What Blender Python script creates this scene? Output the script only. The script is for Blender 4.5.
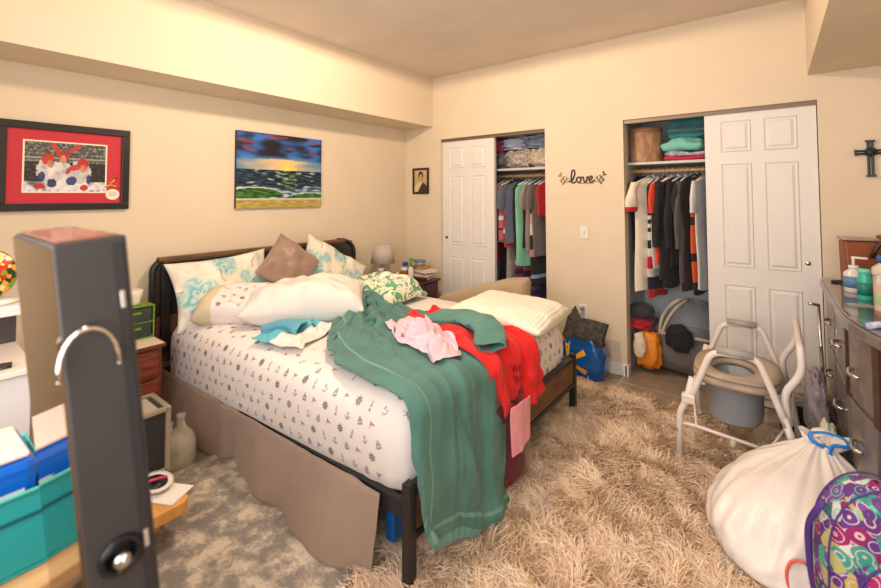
import bpy, math, random
import numpy as np
from mathutils import Vector, Matrix, noise
from mathutils.bvhtree import BVHTree
random.seed(7); rng = np.random.default_rng(7)
PI = math.pi
for o in list(bpy.data.objects): bpy.data.objects.remove(o, do_unlink=True)
SC = bpy.context.scene
COL = SC.collection

# ------------------------------------------------------------ camera
F_PX, YAW, PITCH, ROLL, CYP = 425.2065, 0.6625, 0.0362, -0.0031, 180.5648
CAM = Vector((3.348, -3.6411, 1.4455))
fw = Vector((-math.sin(YAW)*math.cos(PITCH), math.cos(YAW)*math.cos(PITCH), math.sin(PITCH)))
rt = Vector((math.cos(YAW), math.sin(YAW), 0)); up = rt.cross(fw)
rt2 = rt*math.cos(ROLL)+up*math.sin(ROLL); up2 = -rt*math.sin(ROLL)+up*math.cos(ROLL)
cd = bpy.data.cameras.new('camera'); cam = bpy.data.objects.new('camera', cd); COL.objects.link(cam)
M = Matrix((rt2, up2, -fw)).transposed().to_4x4(); M.translation = CAM
cam.matrix_world = M
cd.sensor_width = 36; cd.lens = F_PX/881*36; cd.shift_y = -(294-CYP)/881; cd.clip_start = 0.02
cd.dof.use_dof = True; cd.dof.focus_distance = 2.9; cd.dof.aperture_fstop = 2.0
SC.camera = cam
# ------------------------------------------------------------ world, lights, exposure
w = bpy.data.worlds.new('world'); SC.world = w; w.use_nodes = True
w.node_tree.nodes['Background'].inputs[0].default_value = (0.8, 0.87, 1, 1)
w.node_tree.nodes['Background'].inputs[1].default_value = 0.3
SC.view_settings.view_transform = 'Standard'; SC.view_settings.look = 'None'
SC.view_settings.gamma = 1; SC.view_settings.use_curve_mapping = False
SC.view_settings.exposure = -0.07
def light(name, kind, loc, energy, color, rot=(0, 0, 0), **kw):
    l = bpy.data.lights.new(name, kind); l.energy = energy; l.color = color
    for k, v in kw.items(): setattr(l, k, v)
    o = bpy.data.objects.new(name, l); COL.objects.link(o); o.location = loc; o.rotation_euler = rot
    return o
light('ceiling_lamp_light', 'SPOT', (1.72, -1.9, 2.67), 112, (1, 0.77, 0.55), shadow_soft_size=0.07, spot_size=math.radians(179), spot_blend=0.0)
light('camera_side_fill', 'AREA', (2.75, -4.1, 1.65), 74, (0.97, 0.97, 1.0), rot=(PI/2, 0, 0), shape='RECTANGLE', size=2.4, size_y=1.5)  # unseen soft fill added behind the camera; the front wall has no window

# ------------------------------------------------------------ helpers
def lin(c):
    return tuple(((x/255)/12.92 if x/255 <= 0.04045 else ((x/255+0.055)/1.055)**2.4) for x in c)
MATS = {}
def mat(name, col, rough=0.6, metal=0.0, var=0.0, scale=8.0, bump=0.0, bscale=60.0, trans=0.0, col2=None, sheen=0.0, emis=None, coat=0.0, stretch=None, alpha=1.0, ior=1.45, detail=4.0):
    """plain procedural material: colour (sRGB 0-255) with optional noise variation and bump"""
    if name in MATS: return MATS[name]
    m = bpy.data.materials.new(name); m.use_nodes = True; nt = m.node_tree; b = nt.nodes['Principled BSDF']
    c = lin(col); b.inputs['Base Color'].default_value = (*c, 1)
    b.inputs['Roughness'].default_value = rough; b.inputs['Metallic'].default_value = metal
    b.inputs['Transmission Weight'].default_value = trans; b.inputs['IOR'].default_value = ior
    b.inputs['Sheen Weight'].default_value = sheen; b.inputs['Coat Weight'].default_value = coat
    b.inputs['Alpha'].default_value = alpha
    if emis: b.inputs['Emission Color'].default_value = (*lin(emis[0]), 1); b.inputs['Emission Strength'].default_value = emis[1]
    tc = nt.nodes.new('ShaderNodeTexCoord'); mp = nt.nodes.new('ShaderNodeMapping'); nt.links.new(tc.outputs['Object'], mp.inputs[0])
    if stretch: mp.inputs['Scale'].default_value = stretch
    if var or col2:
        n = nt.nodes.new('ShaderNodeTexNoise'); n.inputs['Scale'].default_value = scale; n.inputs['Detail'].default_value = detail
        nt.links.new(mp.outputs[0], n.inputs['Vector'])
        r = nt.nodes.new('ShaderNodeValToRGB'); nt.links.new(n.outputs['Fac'], r.inputs[0])
        r.color_ramp.elements[0].position = 0.38; r.color_ramp.elements[1].position = 0.62
        if col2: a, z = c, lin(col2)
        else: a = tuple(x*(1-var) for x in c); z = tuple(min(1, x*(1+var)) for x in c)
        r.color_ramp.elements[0].color = (*a, 1); r.color_ramp.elements[1].color = (*z, 1)
        nt.links.new(r.outputs[0], b.inputs['Base Color'])
    if bump:
        n2 = nt.nodes.new('ShaderNodeTexNoise'); n2.inputs['Scale'].default_value = bscale; n2.inputs['Detail'].default_value = 5
        nt.links.new(mp.outputs[0], n2.inputs['Vector'])
        bp = nt.nodes.new('ShaderNodeBump'); bp.inputs['Strength'].default_value = bump; bp.inputs['Distance'].default_value = 0.01
        nt.links.new(n2.outputs['Fac'], bp.inputs['Height']); nt.links.new(bp.outputs[0], b.inputs['Normal'])
    MATS[name] = m; return m
def vcmat(name, rough=0.6, coat=0.0, bump=0.0):
    if name in MATS: return MATS[name]
    m = mat(name, (128, 128, 128), rough, coat=coat, bump=bump, bscale=180)
    nt = m.node_tree; a = nt.nodes.new('ShaderNodeVertexColor'); a.layer_name = 'Col'
    nt.links.new(a.outputs[0], nt.nodes['Principled BSDF'].inputs['Base Color']); return m

class MB:
    def __init__(s): s.v = []; s.f = []; s.m = []; s.cur = 0
    def add(s, vs, fs):
        b = len(s.v); s.v += [tuple(p) for p in vs]; s.f += [tuple(i+b for i in f) for f in fs]; s.m += [s.cur]*len(fs); return s
    def box(s, x0, x1, y0, y1, z0, z1):
        return s.add([(x0,y0,z0),(x1,y0,z0),(x1,y1,z0),(x0,y1,z0),(x0,y0,z1),(x1,y0,z1),(x1,y1,z1),(x0,y1,z1)],
                     [(0,3,2,1),(4,5,6,7),(0,1,5,4),(1,2,6,5),(2,3,7,6),(3,0,4,7)])
    def hexa(s, p): return s.add(p, [(0,3,2,1),(4,5,6,7),(0,1,5,4),(1,2,6,5),(2,3,7,6),(3,0,4,7)])
    def tube(s, pts, r, seg=10, fil=0.0, cap=True, flat=None):
        P = [Vector(p) for p in pts]
        if fil > 0:
            Q = [P[0]]
            for i in range(1, len(P)-1):
                a, b, c = P[i-1], P[i], P[i+1]; d1 = min(fil, (a-b).length*.48); d2 = min(fil, (c-b).length*.48)
                p0 = b+(a-b).normalized()*d1; p2 = b+(c-b).normalized()*d2
                for k in range(6):
                    t = k/5; Q.append(p0*(1-t)**2+b*2*t*(1-t)+p2*t*t)
            Q.append(P[-1]); P = Q
        n = len(P); R = r if isinstance(r, (list, tuple)) else [r]*n
        if len(R) != n: R = [R[min(len(R)-1, int(i*len(R)/n))] for i in range(n)]
        T = [(P[min(i+1, n-1)]-P[max(i-1, 0)]).normalized() for i in range(n)]
        up_ = Vector((0, 0, 1)) if abs(T[0].z) < .9 else Vector((1, 0, 0)); N = (up_-T[0]*up_.dot(T[0])).normalized()
        vs = []
        for i in range(n):
            N = (N-T[i]*N.dot(T[i])).normalized(); B = T[i].cross(N)
            for k in range(seg):
                a = 2*PI*k/seg; vs.append(P[i]+(N*math.cos(a)+B*math.sin(a)*(flat or 1))*R[i])
        fs = [(i*seg+k, i*seg+(k+1) % seg, (i+1)*seg+(k+1) % seg, (i+1)*seg+k) for i in range(n-1) for k in range(seg)]
        if cap: fs += [tuple(range(seg))[::-1], tuple((n-1)*seg+k for k in range(seg))]
        return s.add(vs, fs)
    def lathe(s, prof, c=(0, 0, 0), seg=24, sx=1, sy=1, axis='z'):
        vs = []
        for r, z in prof:
            for k in range(seg):
                a = 2*PI*k/seg; p = (r*math.cos(a)*sx, r*math.sin(a)*sy, z)
                if axis == 'y': p = (p[0], p[2], p[1])
                if axis == 'x': p = (p[2], p[0], p[1])
                vs.append((c[0]+p[0], c[1]+p[1], c[2]+p[2]))
        n = len(prof)
        fs = [(i*seg+k, i*seg+(k+1) % seg, (i+1)*seg+(k+1) % seg, (i+1)*seg+k) for i in range(n-1) for k in range(seg)]
        if prof[0][0] > 1e-5: fs.append(tuple(range(seg))[::-1])
        if prof[-1][0] > 1e-5: fs.append(tuple((n-1)*seg+k for k in range(seg)))
        return s.add(vs, fs)
    def grid(s, G, closed_u=False):
        G = np.asarray(G, float); n, m = G.shape[:2]
        nn = n if closed_u else n-1
        return s.add(G.reshape(-1, 3).tolist(), [(i*m+j, ((i+1) % n)*m+j, ((i+1) % n)*m+j+1, i*m+j+1) for i in range(nn) for j in range(m-1)])
    def prism(s, poly, z0, z1, axis='z'):
        """poly 2D extruded; axis z: (x,y); axis x: poly (y,z); axis y: poly (x,z)"""
        n = len(poly)
        def e(p, t): return {'z': (p[0], p[1], t), 'x': (t, p[0], p[1]), 'y': (p[0], t, p[1])}[axis]
        return s.add([e(p, z0) for p in poly]+[e(p, z1) for p in poly],
                     [tuple(range(n))[::-1], tuple(range(n, 2*n))]+[(i, (i+1) % n, n+(i+1) % n, n+i) for i in range(n)])
    def xf(s, M, start=0):
        for i in range(start, len(s.v)): s.v[i] = tuple(M @ Vector(s.v[i]))
        return s
    def build(s, name, mats, parent=None, smooth=False, bevel=0, sub=0, solid=0, offset=0):
        me = bpy.data.meshes.new(name); me.from_pydata(s.v, [], s.f)
        if not isinstance(mats, (list, tuple)): mats = [mats]
        for m_ in mats: me.materials.append(m_)
        if len(mats) > 1: me.polygons.foreach_set('material_index', s.m)
        if smooth: me.polygons.foreach_set('use_smooth', [True]*len(s.f))
        bm_fix(me)
        o = bpy.data.objects.new(name, me); COL.objects.link(o)
        if parent: o.parent = parent
        if bevel: b = o.modifiers.new('bevel', 'BEVEL'); b.width = bevel; b.segments = 2; b.limit_method = 'ANGLE'
        if solid: d = o.modifiers.new('solid', 'SOLIDIFY'); d.thickness = solid; d.offset = offset
        if sub: u = o.modifiers.new('sub', 'SUBSURF'); u.levels = sub; u.render_levels = sub
        return o
def bm_fix(me):
    import bmesh
    b = bmesh.new(); b.from_mesh(me); bmesh.ops.recalc_face_normals(b, faces=b.faces); b.to_mesh(b and me); b.free()
def tag(o, label, cat, group=None):
    o['label'] = label; o['category'] = cat
    if group: o['group'] = group
    return o
def stru(o): o['kind'] = 'structure'; return o
def thing(name, label, cat, loc=(0, 0, 0), rz=0, group=None):
    o = bpy.data.objects.new(name, None); COL.objects.link(o); o.location = loc; o.rotation_euler = (0, 0, rz); o.empty_display_size = .05
    return tag(o, label, cat, group)
def rot(ax, a): return Matrix.Rotation(a, 4, ax)
def tr(*p): return Matrix.Translation(Vector(p))
def fbm(p, s=1.0, oct=3): return noise.fractal(Vector(p)*s, 1.0, 2.0, oct)

# ---------------------------------------------------------- cloth: a small position based solver
def coons(A, B, C_, D, n, m):
    """A: left edge polyline (v=0..1 along), B: right edge, C_: start edge (u across), D: end edge"""
    def samp(P, k):
        P = np.array(P, float); L = np.r_[0, np.cumsum(np.linalg.norm(np.diff(P, axis=0), axis=1))]; t = np.linspace(0, L[-1], k)
        return np.stack([np.interp(t, L, P[:, i]) for i in range(P.shape[1])], 1)
    a, b, c, d = samp(A, m), samp(B, m), samp(C_, n), samp(D, n)
    u = np.linspace(0, 1, n)[:, None, None]; v = np.linspace(0, 1, m)[None, :, None]
    return ((1-u)*a[None]+u*b[None]+(1-v)*c[:, None]+v*d[:, None]
            - ((1-u)*(1-v)*a[0]+(1-u)*v*a[-1]+u*(1-v)*b[0]+u*v*b[-1]))
def sdbox(P, c, h, r, yaw=0.0):
    ca, sa = math.cos(yaw), math.sin(yaw); Q = P-np.array(c)
    Q = np.stack([Q[..., 0]*ca+Q[..., 1]*sa, -Q[..., 0]*sa+Q[..., 1]*ca, Q[..., 2]], -1)
    q = np.abs(Q)-(np.array(h)-r); mq = np.maximum(q, 0); L = np.linalg.norm(mq, axis=-1); inner = np.minimum(q.max(-1), 0); d = L+inner-r
    k = q.argmax(-1); N = np.where(L[..., None] > 1e-9, mq/np.maximum(L, 1e-9)[..., None], np.eye(3)[k])*np.where(Q >= 0, 1., -1.)
    N = np.stack([N[..., 0]*ca-N[..., 1]*sa, N[..., 0]*sa+N[..., 1]*ca, N[..., 2]], -1)
    return d, N
def drape(P, su=1.1, sv=1.05, cols=(), it=260, g=0.0012, amp=0.01, nsc=9, off=.012, floor=0.03, pin=None, seed=0, fric=0.5, bend=.25, inner=8, lim=False, hold=0.0, smo=2):
    n, m = P.shape[:2]; P = P.copy()
    Lu = np.linalg.norm(P[1:]-P[:-1], axis=-1)*su; Lv = np.linalg.norm(P[:, 1:]-P[:, :-1], axis=-1)*sv
    for i in range(n):
        for j in range(m):
            p = P[i, j]; q = Vector((p[0]*nsc+seed*7.3, p[1]*nsc, p[2]*nsc))
            nv = [noise.noise(q), noise.noise(q+Vector((19.1, 3.7, 8.2))), noise.noise(q+Vector((5.3, 27.9, 14.6)))]; P[i, j] += np.array(nv)*amp*np.array([.8, .8, 1.])+np.array([0, 0, abs(nv[0])*amp])
    Ls1 = np.sqrt(Lu[:, 1:]**2+Lv[1:]**2)
    V = np.zeros_like(P); P0 = P.copy(); 
    g = g
    def con(a, b, L, k):
        D = b-a; l = np.round(np.sqrt(D[..., 0:1]**2+D[..., 1:2]**2+D[..., 2:3]**2), 9); c = D*(1-L[..., None]/np.maximum(l, 1e-9))*k*.5
        return c
    for t in range(it):
        V *= .93; V[..., 2] -= g; Pp = P.copy(); P = P+V
        for _ in range(inner):
            for s0 in (0, 1):
                a = P[s0:-1:2]; b = P[s0+1::2]; k = min(len(a), len(b)); c = con(a[:k], b[:k], Lu[s0::2][:k], 1.); a[:k] += c; b[:k] -= c
                a = P[:, s0:-1:2]; b = P[:, s0+1::2]; k = min(a.shape[1], b.shape[1]); c = con(a[:, :k], b[:, :k], Lv[:, s0::2][:, :k], 1.); a[:, :k] += c; b[:, :k] -= c
            c = con(P[:-1, :-1], P[1:, 1:], Ls1, .25); P[:-1, :-1] += c*.8; P[1:, 1:] -= c*.8
            c = con(P[1:, :-1], P[:-1, 1:], Ls1, .25); P[1:, :-1] += c*.8; P[:-1, 1:] -= c*.8
            c = (P[2:]+P[:-2]-2*P[1:-1])*bend*.25; P[1:-1] += c; P[2:] -= c*.5; P[:-2] -= c*.5
            c = (P[:, 2:]+P[:, :-2]-2*P[:, 1:-1])*bend*.25; P[:, 1:-1] += c; P[:, 2:] -= c*.5; P[:, :-2] -= c*.5
            for cf in cols:
                d, N = cf(P); pen = np.maximum(off-d, 0)[..., None]; P += N*pen
                T = P-Pp; hit = pen > 0; P = np.where(hit, P-(T-N*(T*N).sum(-1, keepdims=True))*fric, P)
            P[..., 2] = np.maximum(P[..., 2], floor)
            P = np.round(P, 8)
            if hold > 0:
                kk = int(m*hold); P[0, :kk, :2] = P0[0, :kk, :2]; P[-1, :kk, :2] = P0[-1, :kk, :2]; P[:, 0, :2] = P0[:, 0, :2]
                P[0, kk:, 1] = P0[0, kk:, 1]; P[-1, kk:, 1] = P0[-1, kk:, 1]
            if pin is not None: P = np.where(pin[..., None], P0, P)
        if lim:
            for j in range(1, m):
                D = P[:, j]-P[:, j-1]; l = np.linalg.norm(D, axis=-1); k_ = np.minimum(1, Lv[:, j-1]*1.03/np.maximum(l, 1e-9)); P[:, j] = P[:, j-1]+D*k_[:, None]
        P = np.round(P, 7); V = P-Pp
        vm = np.linalg.norm(V, axis=-1, keepdims=True); V *= np.minimum(1, .02/np.maximum(vm, 1e-9))
    for _ in range(smo):
        Q = P.copy(); Q[1:-1, 1:-1] = .5*P[1:-1, 1:-1]+.125*(P[2:, 1:-1]+P[:-2, 1:-1]+P[1:-1, 2:]+P[1:-1, :-2])
        for e_ in (0, -1): Q[e_, 1:-1] = .5*P[e_, 1:-1]+.25*(P[e_, 2:]+P[e_, :-2]); Q[1:-1, e_] = .5*P[1:-1, e_]+.25*(P[2:, e_]+P[:-2, e_])
        P = Q
    return P
def crease(P, A, fu, fv, ang=0.0, seed=0, warp=.6, fade=None, power=2.0):
    """push ridged folds out of a draped grid along its normals; fu/fv: folds across and along the cloth"""
    n, m = P.shape[:2]; du = np.gradient(P, axis=0); dv = np.gradient(P, axis=1); N = np.cross(du, dv); N /= np.maximum(np.linalg.norm(N, axis=-1, keepdims=True), 1e-9)
    if N[..., 2].sum()+N[..., 0].sum() < 0: N = -N
    ca, sa = math.cos(ang), math.sin(ang); D = np.zeros((n, m))
    for i in range(n):
        for j in range(m):
            u, v = i/(n-1), j/(m-1); a = (u*ca+v*sa)*fu; b_ = (-u*sa+v*ca)*fv
            wq = noise.noise(Vector((a*.5+seed, b_*.7, seed)))*warp
            r1 = .5+1.0*noise.noise(Vector((a+wq, b_+wq, seed*1.7))); r2_ = 1-abs(noise.noise(Vector((a*1.7+wq*2, b_*1.6, seed+9)))*2.0)
            d = max(0, r1)**1.5*.62+max(0, r2_)**power*.38*(.3+.7*max(0, r1)); D[i, j] = d*(fade(u, v) if fade else 1)
    return P+N*(D*A)[..., None]
def cloth_obj(name, P, m, parent=None, thick=.006, sub=1, uv=False):
    b = MB(); b.grid(P)
    me_mats = m
    o = b.build(name, me_mats, parent, smooth=True)
    if uv:
        n, k = P.shape[:2]; ul = o.data.uv_layers.new(name='UVMap'); 
        for l in o.data.loops:
            vi = l.vertex_index; ul.data[l.index].uv = ((vi//k)/(n-1), (vi % k)/(k-1))
    d = o.modifiers.new('solid', 'SOLIDIFY'); d.thickness = thick; d.offset = 0
    if sub: s = o.modifiers.new('sub', 'SUBSURF'); s.levels = sub; s.render_levels = sub
    return o
def pillow_mesh(L, W, H, n=26, pinch=.12, wr=.012, seed=0, power=2.6):
    """pillow lying in XY, thickness along Z; returns MB"""
    b = MB(); u = np.linspace(-1, 1, n); top = np.zeros((n, n, 3)); bot = np.zeros((n, n, 3))
    for i, a in enumerate(u):
        for j, c in enumerate(u):
            x = a*L/2*(1-pinch*(1-abs(c)**2)*abs(a)**2*.5); y = c*W/2*(1-pinch*(1-abs(a)**2)*abs(c)**2*.5)
            t = H/2*(max(0, 1-abs(a)**power)**.55)*(max(0, 1-abs(c)**power)**.55)
            nz = fbm((x*1.0+seed*3.1, y, seed), 7)*wr*2*(min(1, t/(H*.2))); nz2 = fbm((x+9+seed, y+4, seed), 3)*wr*2.5*min(1, t/(H*.2))
            top[i, j] = (x, y, t+nz+nz2); bot[i, j] = (x, y, -t*.9+nz*.3)
    b.grid(top); k = len(b.v); b.grid(bot[:, ::-1])
    return b
def weld(o, d=.0006):
    m = o.modifiers.new('weld', 'WELD'); m.merge_threshold = d; return o
def pillow(name, L, W, H, m, label, cat, Mx, group=None, **kw):
    b = pillow_mesh(L, W, H, **kw); b.xf(rot('X', 0))
    o = b.build(name, m, None, smooth=True); weld(o)
    s = o.modifiers.new('sub', 'SUBSURF'); s.levels = 1; s.render_levels = 1
    o.matrix_world = Mx; tag(o, label, cat, group); return o
def picture(name, w_, h_, nx, ny, fn, m, parent):
    """flat coloured image surface in the YZ (local) plane: x right, y up, z out"""
    b = MB(); G = np.zeros((nx+1, ny+1, 3))
    for i in range(nx+1):
        for j in range(ny+1): G[i, j] = (i/nx*w_, j/ny*h_, 0)
    b.grid(G); o = b.build(name, m, parent)
    ca = o.data.color_attributes.new('Col', 'FLOAT_COLOR', 'CORNER')
    polys = o.data.polygons
    for p in polys:
        c = p.center; col = lin(fn(c.x/w_, c.y/h_))
        for li in p.loop_indices: ca.data[li].color = (*col, 1)
    return o
def mixc(a, b, t): t = max(0, min(1, t)); return tuple(x*(1-t)+y*t for x, y in zip(a, b))

# ------------------------------------------------------------ common materials
wallm = mat('wall_paint', (221, 205, 180), .85, var=.015, scale=3, bump=.12, bscale=220)
ceilm = mat('ceiling_paint', (220, 206, 190), .9, var=.03, scale=3, bump=.2, bscale=60)
closetm = mat('closet_paint', (222, 226, 232), .85)
whitem = mat('door_white', (226, 222, 216), .45)
trimm = mat('trim_white', (228, 224, 216), .5)
blackm = mat('black_metal', (38, 36, 36), .4, var=.1)
def tilemat():
    m = mat('tile_floor', (160, 140, 118), .35, bump=.05, bscale=30); nt = m.node_tree; b = nt.nodes['Principled BSDF']
    tc = nt.nodes.new('ShaderNodeTexCoord'); br = nt.nodes.new('ShaderNodeTexBrick'); mp = nt.nodes.new('ShaderNodeMapping')
    mp.inputs['Rotation'].default_value = (0, 0, math.radians(0)); mp.inputs['Location'].default_value = (.32, .14, 0)
    nt.links.new(tc.outputs['Object'], mp.inputs[0]); nt.links.new(mp.outputs[0], br.inputs['Vector'])
    br.offset = 0; br.inputs['Scale'].default_value = 1; br.inputs['Brick Width'].default_value = .45; br.inputs['Row Height'].default_value = .45
    br.inputs['Mortar Size'].default_value = .006; br.inputs['Color1'].default_value = (*lin((150, 132, 112)), 1); br.inputs['Color2'].default_value = (*lin((160, 142, 122)), 1); br.inputs['Mortar'].default_value = (*lin((190, 176, 158)), 1)
    n = nt.nodes.new('ShaderNodeTexNoise'); n.inputs['Scale'].default_value = 12; n.inputs['Detail'].default_value = 6
    nt.links.new(tc.outputs['Object'], n.inputs['Vector'])
    mx = nt.nodes.new('ShaderNodeMixRGB'); mx.blend_type = 'OVERLAY'; mx.inputs[0].default_value = .35
    nt.links.new(br.outputs['Color'], mx.inputs[1]); nt.links.new(n.outputs['Fac'], mx.inputs[2]); nt.links.new(mx.outputs[0], b.inputs['Base Color'])
    return m

# ------------------------------------------------------------ room shell
X1, Y1, H = 4.15, -4.2, 2.7477
A0, A1, B0, B1, TOP = 0.51, 1.719, 2.399, 3.59, 2.06
CD = .72
stru(MB().box(-.1, X1+.1, Y1-.1, CD+.1, -.1, 0).build('floor', tilemat()))
stru(MB().box(-.1, X1+.1, Y1-.1, 0.0, H, H+.1).build('ceiling', ceilm))
stru(MB().box(-.1, 0, Y1, 0.12, 0, H).build('wall_left', wallm))
stru(MB().box(X1, X1+.1, Y1, 0.12, 0, H).build('wall_right', wallm))
stru(MB().box(-.1, X1+.1, Y1-.1, Y1, 0, H).build('wall_front', wallm))
b = MB(); T = .11
b.box(0, A0, 0, T, 0, H).box(A1, B0, 0, T, 0, H).box(B1, X1, 0, T, 0, H).box(A0, A1, 0, T, TOP, H).box(B0, B1, 0, T, TOP, H)
stru(b.build('wall_back', wallm))
stru(MB().box(0, .4041, Y1, 0, 2.208, H).build('trim_1', wallm))
stru(MB().box(3.5455, X1, Y1, 0, 2.2257, H).build('trim_2', wallm))
for nm, x0, x1 in (('wall_closet_left', A0-.02, A1+.2), ('wall_closet_right', B0-.02, B1+.05)):
    b = MB(); b.box(x0-.06, x0, T, CD, 0, 2.3).box(x1, x1+.06, T, CD, 0, 2.3).box(x0-.06, x1+.06, CD, CD+.06, 0, 2.3).box(x0-.06, x1+.06, T, CD+.06, 2.3, 2.36)
    stru(b.build(nm, closetm))
trackm = mat('track_brown', (120, 104, 90), .4, metal=.4)
stru(MB().box(A0+.002, A1-.002, .015, .1, TOP-.03, TOP).build('trim_3', trackm))
stru(MB().box(B0+.002, B1-.002, .015, .1, TOP-.03, TOP).build('trim_4', trackm))
b = MB()
for x0, x1 in ((0.01, A0), (A1, B0), (B1, X1-.01)): b.box(x0, x1, -.014, -.0005, 0, .085).box(x0, x1, -.010, -.0005, .085, .093)
b.box(B0-.0145, B0+.012, -.014, T*.5, 0, .09)
stru(b.build('baseboard_back', trimm, bevel=.002))
stru(MB().box(0.0005, .014, Y1, -.015, 0, .09).build('baseboard_left', trimm, bevel=.002))

def panel_door(name, x0, x1, y, th, z0, z1, pull_x, pm):
    """six panel sliding closet door facing -Y with raised moulded panels"""
    b = MB(); b.box(x0, x1, y, y+th, z0, z1); W = x1-x0; Hh = z1-z0
    rows = [(.055, .395), (.455, .815), (.855, .965)]
    for c0, c1 in ((.155, .445), (.555, .845)):
        for r0, r1 in rows:
            a0, a1, h0, h1 = x0+W*c0, x0+W*c1, z0+Hh*r0, z0+Hh*r1
            # moulding ring (raised) and centre field
            for q, d, e in ((0, .000, .006), (.022, .007, .0)):
                pass
            s = .014
            R = [(a0, h0), (a1, h0), (a1, h1), (a0, h1)]
            def ring(i0, d0, i1, d1):
                o_ = [(a0+i0, h0+i0), (a1-i0, h0+i0), (a1-i0, h1-i0), (a0+i0, h1-i0)]
                n_ = [(a0+i1, h0+i1), (a1-i1, h0+i1), (a1-i1, h1-i1), (a0+i1, h1-i1)]
                v = [(p[0], y-d0, p[1]) for p in o_]+[(p[0], y-d1, p[1]) for p in n_]
                b.add(v, [(k, (k+1) % 4, 4+(k+1) % 4, 4+k) for k in range(4)])
            ring(0, .0005, .005, .007); ring(.005, .007, .013, .001); ring(.013, .001, .02, .001); ring(.02, .001, .034, .009)
            i = .034; b.add([(a0+i, y-.009, h0+i), (a1-i, y-.009, h0+i), (a1-i, y-.009, h1-i), (a0+i, y-.009, h1-i)], [(0, 1, 2, 3)])
    o = stru(b.build(name, whitem))
    p = MB(); p.lathe([(.0, -.003), (.013, -.003), (.015, 0.0), (.009, .001), (.0, .001)], (pull_x, y-.002, 1.0), 16, axis='y').build('door_pull', pm, o, smooth=True)
    return o
steelm = mat('steel', (200, 200, 198), .25, metal=1)
panel_door('door_1', A0+.005, 1.165, .028, .035, .012, TOP-.025, A0+.06, mat('dark_pull', (50, 44, 40), .4, metal=.6))
d1 = panel_door('door_2', A0+.05, 1.150, .068, .03, .012, TOP-.03, 1.1, steelm)
panel_door('door_3', 2.963, B1-.005, .028, .035, .012, TOP-.012, B1-.07, steelm)

# ------------------------------------------------------------ rugs
def shag():
    base = MB(); x0, x1, y0, y1 = 1.02, 3.5, -3.75, -.33
    G = np.zeros((60, 80, 3))
    def edge(t): return .03*noise.noise(Vector((t*6, 3.3, 1)))
    for i in range(60):
        for j in range(80):
            u, v = i/59, j/79; x = x0+(x1-x0)*u; y = y0+(y1-y0)*v
            if y < -2.5 or True:
                lx = x0 if y > -2.38 else 2.12
            x = lx+(x1-lx)*u
            G[i, j] = (x+edge(v)*(1-u), y+edge(u+5)*(v), .012+.004*noise.noise(Vector((x*5, y*5, 0))))
    b = base.grid(G)
    bm_ = mat('shag_backing', (196, 172, 142), .95, var=.2, scale=20)
    o = b.build('shag_rug', bm_, smooth=True); tag(o, 'fluffy beige shag rug on the floor between bed and closets', 'rug')
    # pile
    N = 62000; vs = []; fs = []
    pts = []
    while len(pts) < N:
        x = rng.uniform(1.95, x1); y = rng.uniform(y0, y1)
        if y < -2.38 and x < 2.12: continue
        if x < 2.2 and y > -.9 and y > -.85 and x < 1.6: continue
        d = math.hypot(x-CAM.x, y-CAM.y)
        pts.append((x, y))
    m = 5
    for k, (x, y) in enumerate(pts):
        cl = noise.noise(Vector((x*9, y*9, 2))); c2 = noise.noise(Vector((x*11, y*11, 8)))
        a = 1.5*noise.noise(Vector((x*8, y*8, 5)))*PI+1.2*noise.noise(Vector((x*2.5, y*2.5, 9)))*PI + rng.normal(0, .42); L = rng.uniform(.045, .088); hgt = rng.uniform(.35, .9)*(.75+.25*abs(cl)); wd = rng.uniform(.0016, .0038)
        dx, dy = math.cos(a), math.sin(a); px, py = -dy, dx; cv = rng.normal(0, .6)
        base_i = len(vs)
        for q in range(m):
            t = q/(m-1); r = L*t; z = .012+hgt*.05*math.sin(min(1, t*1.15)*PI*.62)
            ox = dx*r*.9+px*cv*r*t; oy = dy*r*.9+py*cv*r*t; ww = wd*(1-.75*t)
            X, Y = x+ox, y+oy
            vs.append((X+px*ww, Y+py*ww, z)); vs.append((X-px*ww, Y-py*ww, z+.0008))
        for q in range(m-1): fs.append((base_i+2*q, base_i+2*q+1, base_i+2*q+3, base_i+2*q+2))
    me = bpy.data.meshes.new('pile'); me.from_pydata(vs, [], fs); me.polygons.foreach_set('use_smooth', [True]*len(fs))
    pm = mat('shag_pile', (215, 185, 150), .9); nt = pm.node_tree; bs = nt.nodes['Principled BSDF']
    ge = nt.nodes.new('ShaderNodeNewGeometry'); r = nt.nodes.new('ShaderNodeValToRGB')
    tc = nt.nodes.new('ShaderNodeTexCoord'); n = nt.nodes.new('ShaderNodeTexNoise'); n.inputs['Scale'].default_value = 9; n.inputs['Detail'].default_value = 4
    nt.links.new(tc.outputs['Object'], n.inputs['Vector'])
    mt = nt.nodes.new('ShaderNodeMath'); mt.operation = 'MULTIPLY_ADD'; mt.inputs[1].default_value = .55; nt.links.new(ge.outputs['Random Per Island'], mt.inputs[0])
    mt2 = nt.nodes.new('ShaderNodeMath'); mt2.operation = 'MULTIPLY_ADD'; mt2.inputs[1].default_value = .8; mt2.inputs[2].default_value = -.17
    nt.links.new(n.outputs['Fac'], mt2.inputs[0]); nt.links.new(mt2.outputs[0], mt.inputs[2]); nt.links.new(mt.outputs[0], r.inputs[0])
    e = r.color_ramp.elements; e[0].position = .05; e[0].color = (*lin((208, 172, 138)), 1); e[1].position = .95; e[1].color = (*lin((252, 238, 216)), 1)
    k = e.new(.45); k.color = (*lin((234, 206, 174)), 1)
    nt.links.new(r.outputs[0], bs.inputs['Base Color']); me.materials.append(pm)
    p = bpy.data.objects.new('pile', me); COL.objects.link(p); p.parent = o; p['kind'] = 'stuff'
shag()
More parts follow.
